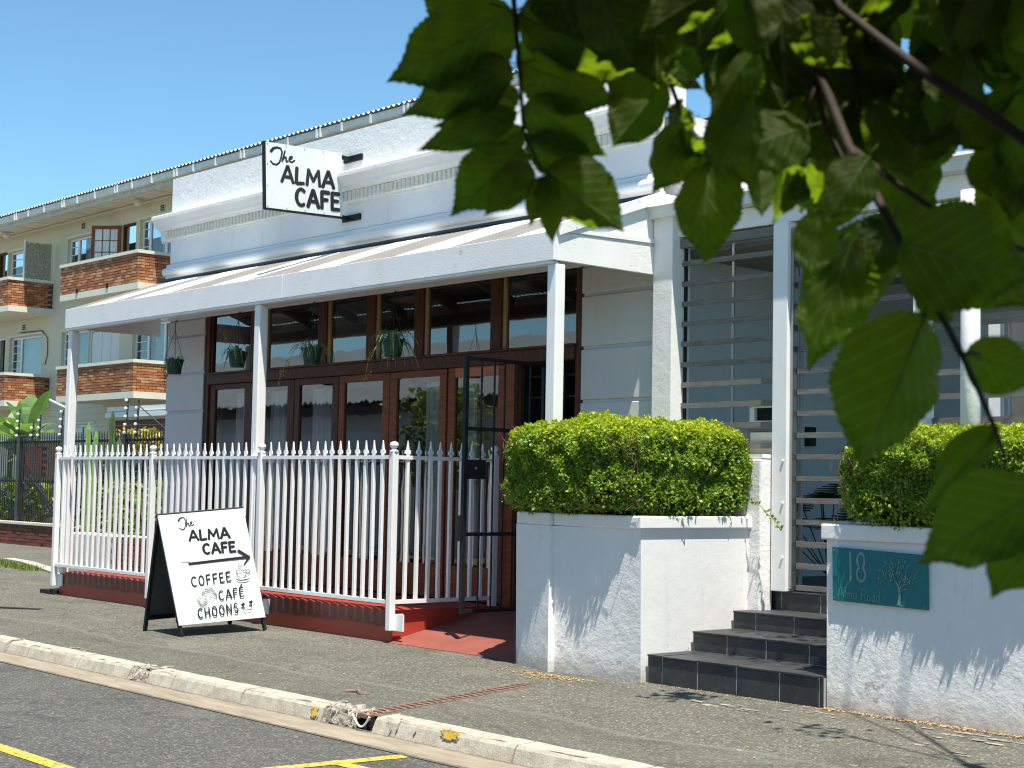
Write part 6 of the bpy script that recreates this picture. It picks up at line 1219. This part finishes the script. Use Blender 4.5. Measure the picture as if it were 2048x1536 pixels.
# joins from the limb to the twigs' upper ends
for pts, r0, r1 in TWIGS[:4]:
    p = Vector(pts[0]); q = min((Vector(v) for v in ((.2, -8.75, 2.28), (-.3, -8.45, 2.22), (-.7, -8.3, 2.15))), key=lambda v: (v - p).length)
    MB().tube([q, q.lerp(p, .5) + Vector((0, 0, .05)), p], [.010, .007, r0], 6).build("twig", M['bark'], tree)
def leaf_mesh(fold, curl, seed):
    r = random.Random(seed); N = 40; b = MB(); rows = []
    for i in range(N + 1):
        t = i / N
        w = .5 * (math.sin(math.pi * min(1, t * .98 + .02) ** .80) ** .85) if 0 < i < N else .0
        if t > .74: w *= 1 - .62 * ((t - .74) / .26) ** .8
        tooth = (.015 if i % 2 else -.009) * (1 if 0 < i < N else 0); w = max(0, w + tooth * (1 if w > .05 else 0))
        z = -curl * t * t + .02 * math.sin(t * 9 + seed); rows.append((t, w, z))
    def row(t, w, z, K=3):
        o = []
        for k in range(-K, K + 1):
            s = k / K; ruf = .03 * math.sin(t * 22 + abs(s) * 5) * abs(s)
            o.append((s * w, t - abs(s) * w * .05, z - fold * abs(s) ** 1.3 * w + ruf))
        return o
    R_ = [row(*x) for x in rows]
    for A, B in zip(R_[:-1], R_[1:]):
        for k in range(6): b.quad(A[k], A[k + 1], B[k + 1], B[k])
    b.tube([(0, .04, -.012), (.015, -.08, -.02), (-.01, -.20, .02)], [.012, .010, .012], 5)
    b.tube([(0, 0, -.004), (0, .5, -curl * .25 - .004 + .02 * math.sin(4.5 + seed)), (0, .95, -curl * .9 + .02 * math.sin(8.5 + seed))], [.011, .007, .002], 5)
    return b
def big_leaf_material():
    m = bpy.data.materials.new("street_tree_leaf"); m.use_nodes = True; t = m.node_tree; b = t.nodes["Principled BSDF"]; o = t.nodes["Material Output"]
    tc = t.nodes.new("ShaderNodeTexCoord"); s = t.nodes.new("ShaderNodeSeparateXYZ"); t.links.new(tc.outputs["Object"], s.inputs[0])
    ax = math_(t, 'ABSOLUTE', s.outputs[0])
    ph = math_(t, 'SUBTRACT', s.outputs[1], math_(t, 'MULTIPLY', ax, .85)); fr = math_(t, 'FRACT', math_(t, 'MULTIPLY', ph, 7.0)); dist = math_(t, 'ABSOLUTE', math_(t, 'SUBTRACT', fr, .5))
    vein = ramp(t, dist, [(.03, (1, 1, 1)), (.09, (0, 0, 0))]); mid = ramp(t, ax, [(.010, (1, 1, 1)), (.022, (0, 0, 0))])
    vv = mixc(t, 1.0, vein, mid, 'ADD')
    fine = noise(t, tc.outputs["Object"], 22, 5, .7); oi = t.nodes.new("ShaderNodeObjectInfo")
    base = ramp(t, math_(t, 'ADD', math_(t, 'MULTIPLY', fine, .5), math_(t, 'MULTIPLY', oi.outputs["Random"], .5)), [(.25, (.015, .024, .005)), (.75, (.030, .042, .007))])
    c = mixc(t, math_(t, 'MULTIPLY', vv, .75), base, (.085, .13, .04))
    off = t.nodes.new("ShaderNodeVectorMath"); off.operation = 'ADD'; cmb = t.nodes.new("ShaderNodeCombineXYZ"); t.links.new(math_(t, 'MULTIPLY', oi.outputs["Random"], 37.0), cmb.inputs[0]); t.links.new(tc.outputs["Object"], off.inputs[0]); t.links.new(cmb.outputs[0], off.inputs[1])
    bl = ramp(t, noise(t, off.outputs[0], 7, 4, .6), [(.66, (0, 0, 0)), (.71, (.8, .8, .8))]); c = mixc(t, bl, c, (.10, .055, .02))
    t.links.new(c, b.inputs["Base Color"]); b.inputs["Roughness"].default_value = .6; b.inputs["Specular IOR Level"].default_value = .12
    bump(t, b, vv, .25, .002)
    tr = t.nodes.new("ShaderNodeBsdfTranslucent"); t.links.new(mixc(t, math_(t, 'MULTIPLY', vv, .5), (.26, .43, .012), (.40, .50, .05)), tr.inputs[0])
    mx = t.nodes.new("ShaderNodeMixShader"); mx.inputs[0].default_value = .44
    t.links.new(b.outputs[0], mx.inputs[1]); t.links.new(tr.outputs[0], mx.inputs[2]); t.links.new(mx.outputs[0], o.inputs[0]); return m
M['bigleaf'] = big_leaf_material()
LM = [leaf_mesh(f, c, i).mesh("leaf", M['bigleaf'], True) for i, (f, c) in enumerate(((.25, .12), (.10, .20), (.35, .05), (.18, .28), (.45, .15)))]
for i, (bx, by, bz, tx, ty, tz, nx, ny, nz, w) in enumerate(LEAVES):
    bv = Vector((bx, by, bz)); tv = Vector((tx, ty, tz)); ax = tv - bv; L = ax.length; ax.normalize(); nn = Vector((nx, ny, nz)); sd = ax.cross(nn).normalized(); nn = sd.cross(ax)
    mw = Matrix(((sd.x * w, ax.x * L, nn.x * L, bv.x), (sd.y * w, ax.y * L, nn.y * L, bv.y), (sd.z * w, ax.z * L, nn.z * L, bv.z), (0, 0, 0, 1)))
    inst("leaf", LM[i % 5], tree, mw=mw)
# unseen crown above, its leaves added along the sun rays to shade the branch
g = random.Random(77); cb = MB()
LITC = [Vector(((L_[0] + L_[3]) / 2, (L_[1] + L_[4]) / 2, (L_[2] + L_[5]) / 2)) for L_ in (LEAVES[i] for i in (16, 17, 20, 21, 22, 23, 24))]  # gaps left in the added crown let the sun reach these leaves
FWD, DWN, EYE = Vector((-.748267, .660069, .066382)), Vector((-.036989, .058396, -.997608)), Vector((0, -9, 1.485))
def clear_of_view(p):
    v = p - EYE; zc = v.dot(FWD); return zc < .02 or v.dot(DWN) / zc < -.258
def outleaf(p, L):
    a = Vector((g.uniform(-1, 1), g.uniform(-1, 1), g.uniform(-.7, .3))).normalized(); n = Vector((g.gauss(0, .4), g.gauss(0, .4), 1)).normalized(); s = a.cross(n).normalized() * L * .36
    q = [p, p + a * L * .45 + s, p + a * L, p + a * L * .45 - s]
    if not all(clear_of_view(v) for v in q): return
    c = p + a * L * .5
    if any((c - t - SUN * (c - t).dot(SUN)).length < .11 for t in LITC): return
    cb.quad(*[tuple(v) for v in q])
CTR = [Vector(((L_[0] + L_[3]) / 2, (L_[1] + L_[4]) / 2, (L_[2] + L_[5]) / 2)) for L_ in LEAVES]
for k in range(36000):
    m = k % 6 - 2
    if m < 2: p = g.choice(CTR) + SUN * (.08 + 1.5 * g.random()) + Vector((g.gauss(0, .06), g.gauss(0, .06), g.gauss(0, .04)))
    elif m == 2:
        h = 1.9 + 1.7 * g.random(); p = Vector((-.5 + .33 * (h - 1.9) + g.gauss(0, .7), -8.25 - .15 * (h - 1.9) + g.gauss(0, .6), h))
    else: p = Vector((.7 + g.gauss(0, .9), -9.0 + g.gauss(0, .8), 2.9 + g.gauss(0, .6)))
    outleaf(p, g.uniform(.07, .12))
cb.build("crown", leafmat("crown_leaf", (.03, .07, .012), (.05, .10, .015), (.07, .12, .02), (.12, .26, .01), .3), tree, kind="stuff")
# a second small tree on the near pavement, its trunk right of the picture; its twigs dapple the steps
tr2 = thing("pavement_tree", "small pavement tree right of the picture whose thin sprays dapple the slate steps", "tree", (-3.0, -2.2, -.05))
MB().tube([(-3.0, -2.2, -.1), (-3.02, -2.15, 1.6), (-3.2, -2.0, 3.0), (-3.5, -1.8, 4.4)], [.12, .10, .08, .05], 10).build("trunk", M['bark'], tr2, smooth=True)
b = MB(); SPR = [((-6.33, -1.08, 4.5), .22, 90), ((-6.30, .05, 4.45), .34, 40), ((-5.75, .25, 4.6), .36, 46), ((-6.1, .75, 4.9), .30, 26), ((-4.6, -1.6, 4.9), .3, 20), ((-2.3, -2.4, 5.0), .8, 320)]
for c_, rad, n in SPR:
    b.tube([(-3.5, -1.8, 4.4), ((-3.5 + c_[0]) / 2, (-1.8 + c_[1]) / 2, c_[2] + .12), c_], [.010, .007, .004], 5)
b.build("limbs", M['bark'], tr2, kind="stuff")
b = MB(); r = random.Random(44)
for c_, rad, n in SPR:
    for k in range(n):
        p = Vector(c_) + Vector((r.gauss(0, .5) * rad, r.gauss(0, .5) * rad, r.gauss(0, .25) * rad)); a = Vector((r.uniform(-1, 1), r.uniform(-1, 1), r.uniform(-.6, .2))).normalized(); L = r.uniform(.07, .12); s = a.cross(Vector((r.gauss(0, .4), r.gauss(0, .4), 1))).normalized() * L * .34
        b.quad(tuple(p), tuple(p + a * L * .45 + s), tuple(p + a * L), tuple(p + a * L * .45 - s))
b.build("crown", bpy.data.materials["crown_leaf"], tr2, kind="stuff")
# ================================================================== SMALL LITTER on the pavement
b = MB(); r = random.Random(14)
def flake(x, y, l, z=.004):
    a = r.uniform(0, 6.28); w = l * r.uniform(.25, .5); p = Vector((x, y, pz(y) + z)); d = Vector((math.cos(a), math.sin(a), r.uniform(-.1, .35))) * l; s = Vector((-math.sin(a), math.cos(a), r.uniform(-.2, .2))) * w
    b.quad(tuple(p), tuple(p + d * .5 + s), tuple(p + d), tuple(p + d * .5 - s))
for k in range(1500): flake(r.uniform(-6.75, -5.0), -.085 - abs(r.gauss(0, .035)), r.uniform(.008, .024))
for k in range(700): flake(-9.25 + r.gauss(0, .28), -.36 - abs(r.gauss(0, .10)), r.uniform(.008, .025))
for k in range(260): flake(r.uniform(-8.5, -6.7), -.115 - abs(r.gauss(0, .03)), r.uniform(.008, .02))
for k in range(260): flake(r.uniform(-12, -5), r.uniform(-2.6, -.1), r.uniform(.008, .022))
for k in range(120): flake(-8.75 + r.gauss(0, .25), -2.62 + r.gauss(0, .06), r.uniform(.01, .03))
o = b.build("leaf_litter", M['litter']); o["kind"] = "stuff"
b = MB(); r = random.Random(9)
for (cx, cy, n, s) in ((-13.35, -2.45, 8, .10), (-11.6, -2.52, 9, .12), (-5.55, -.35, 14, .16), (-7.3, -.55, 10, .14), (-6.7, -.28, 6, .10), (-5.2, -.75, 8, .14)):
    for k in range(n):
        x, y = cx + r.gauss(0, s * 1.6), cy + r.gauss(0, s * .5); q = s * r.uniform(.12, .45); m_ = 8
        b.poly([(x + q * r.uniform(.7, 1.2) * math.cos(6.283 * i / m_) * 1.4, y + q * .55 * r.uniform(.7, 1.2) * math.sin(6.283 * i / m_), pz(y) + .002 + .0004 * k) for i in range(m_)])
o = b.build("pale_mortar_scraps", M['kerb_rough']); o["kind"] = "stuff"
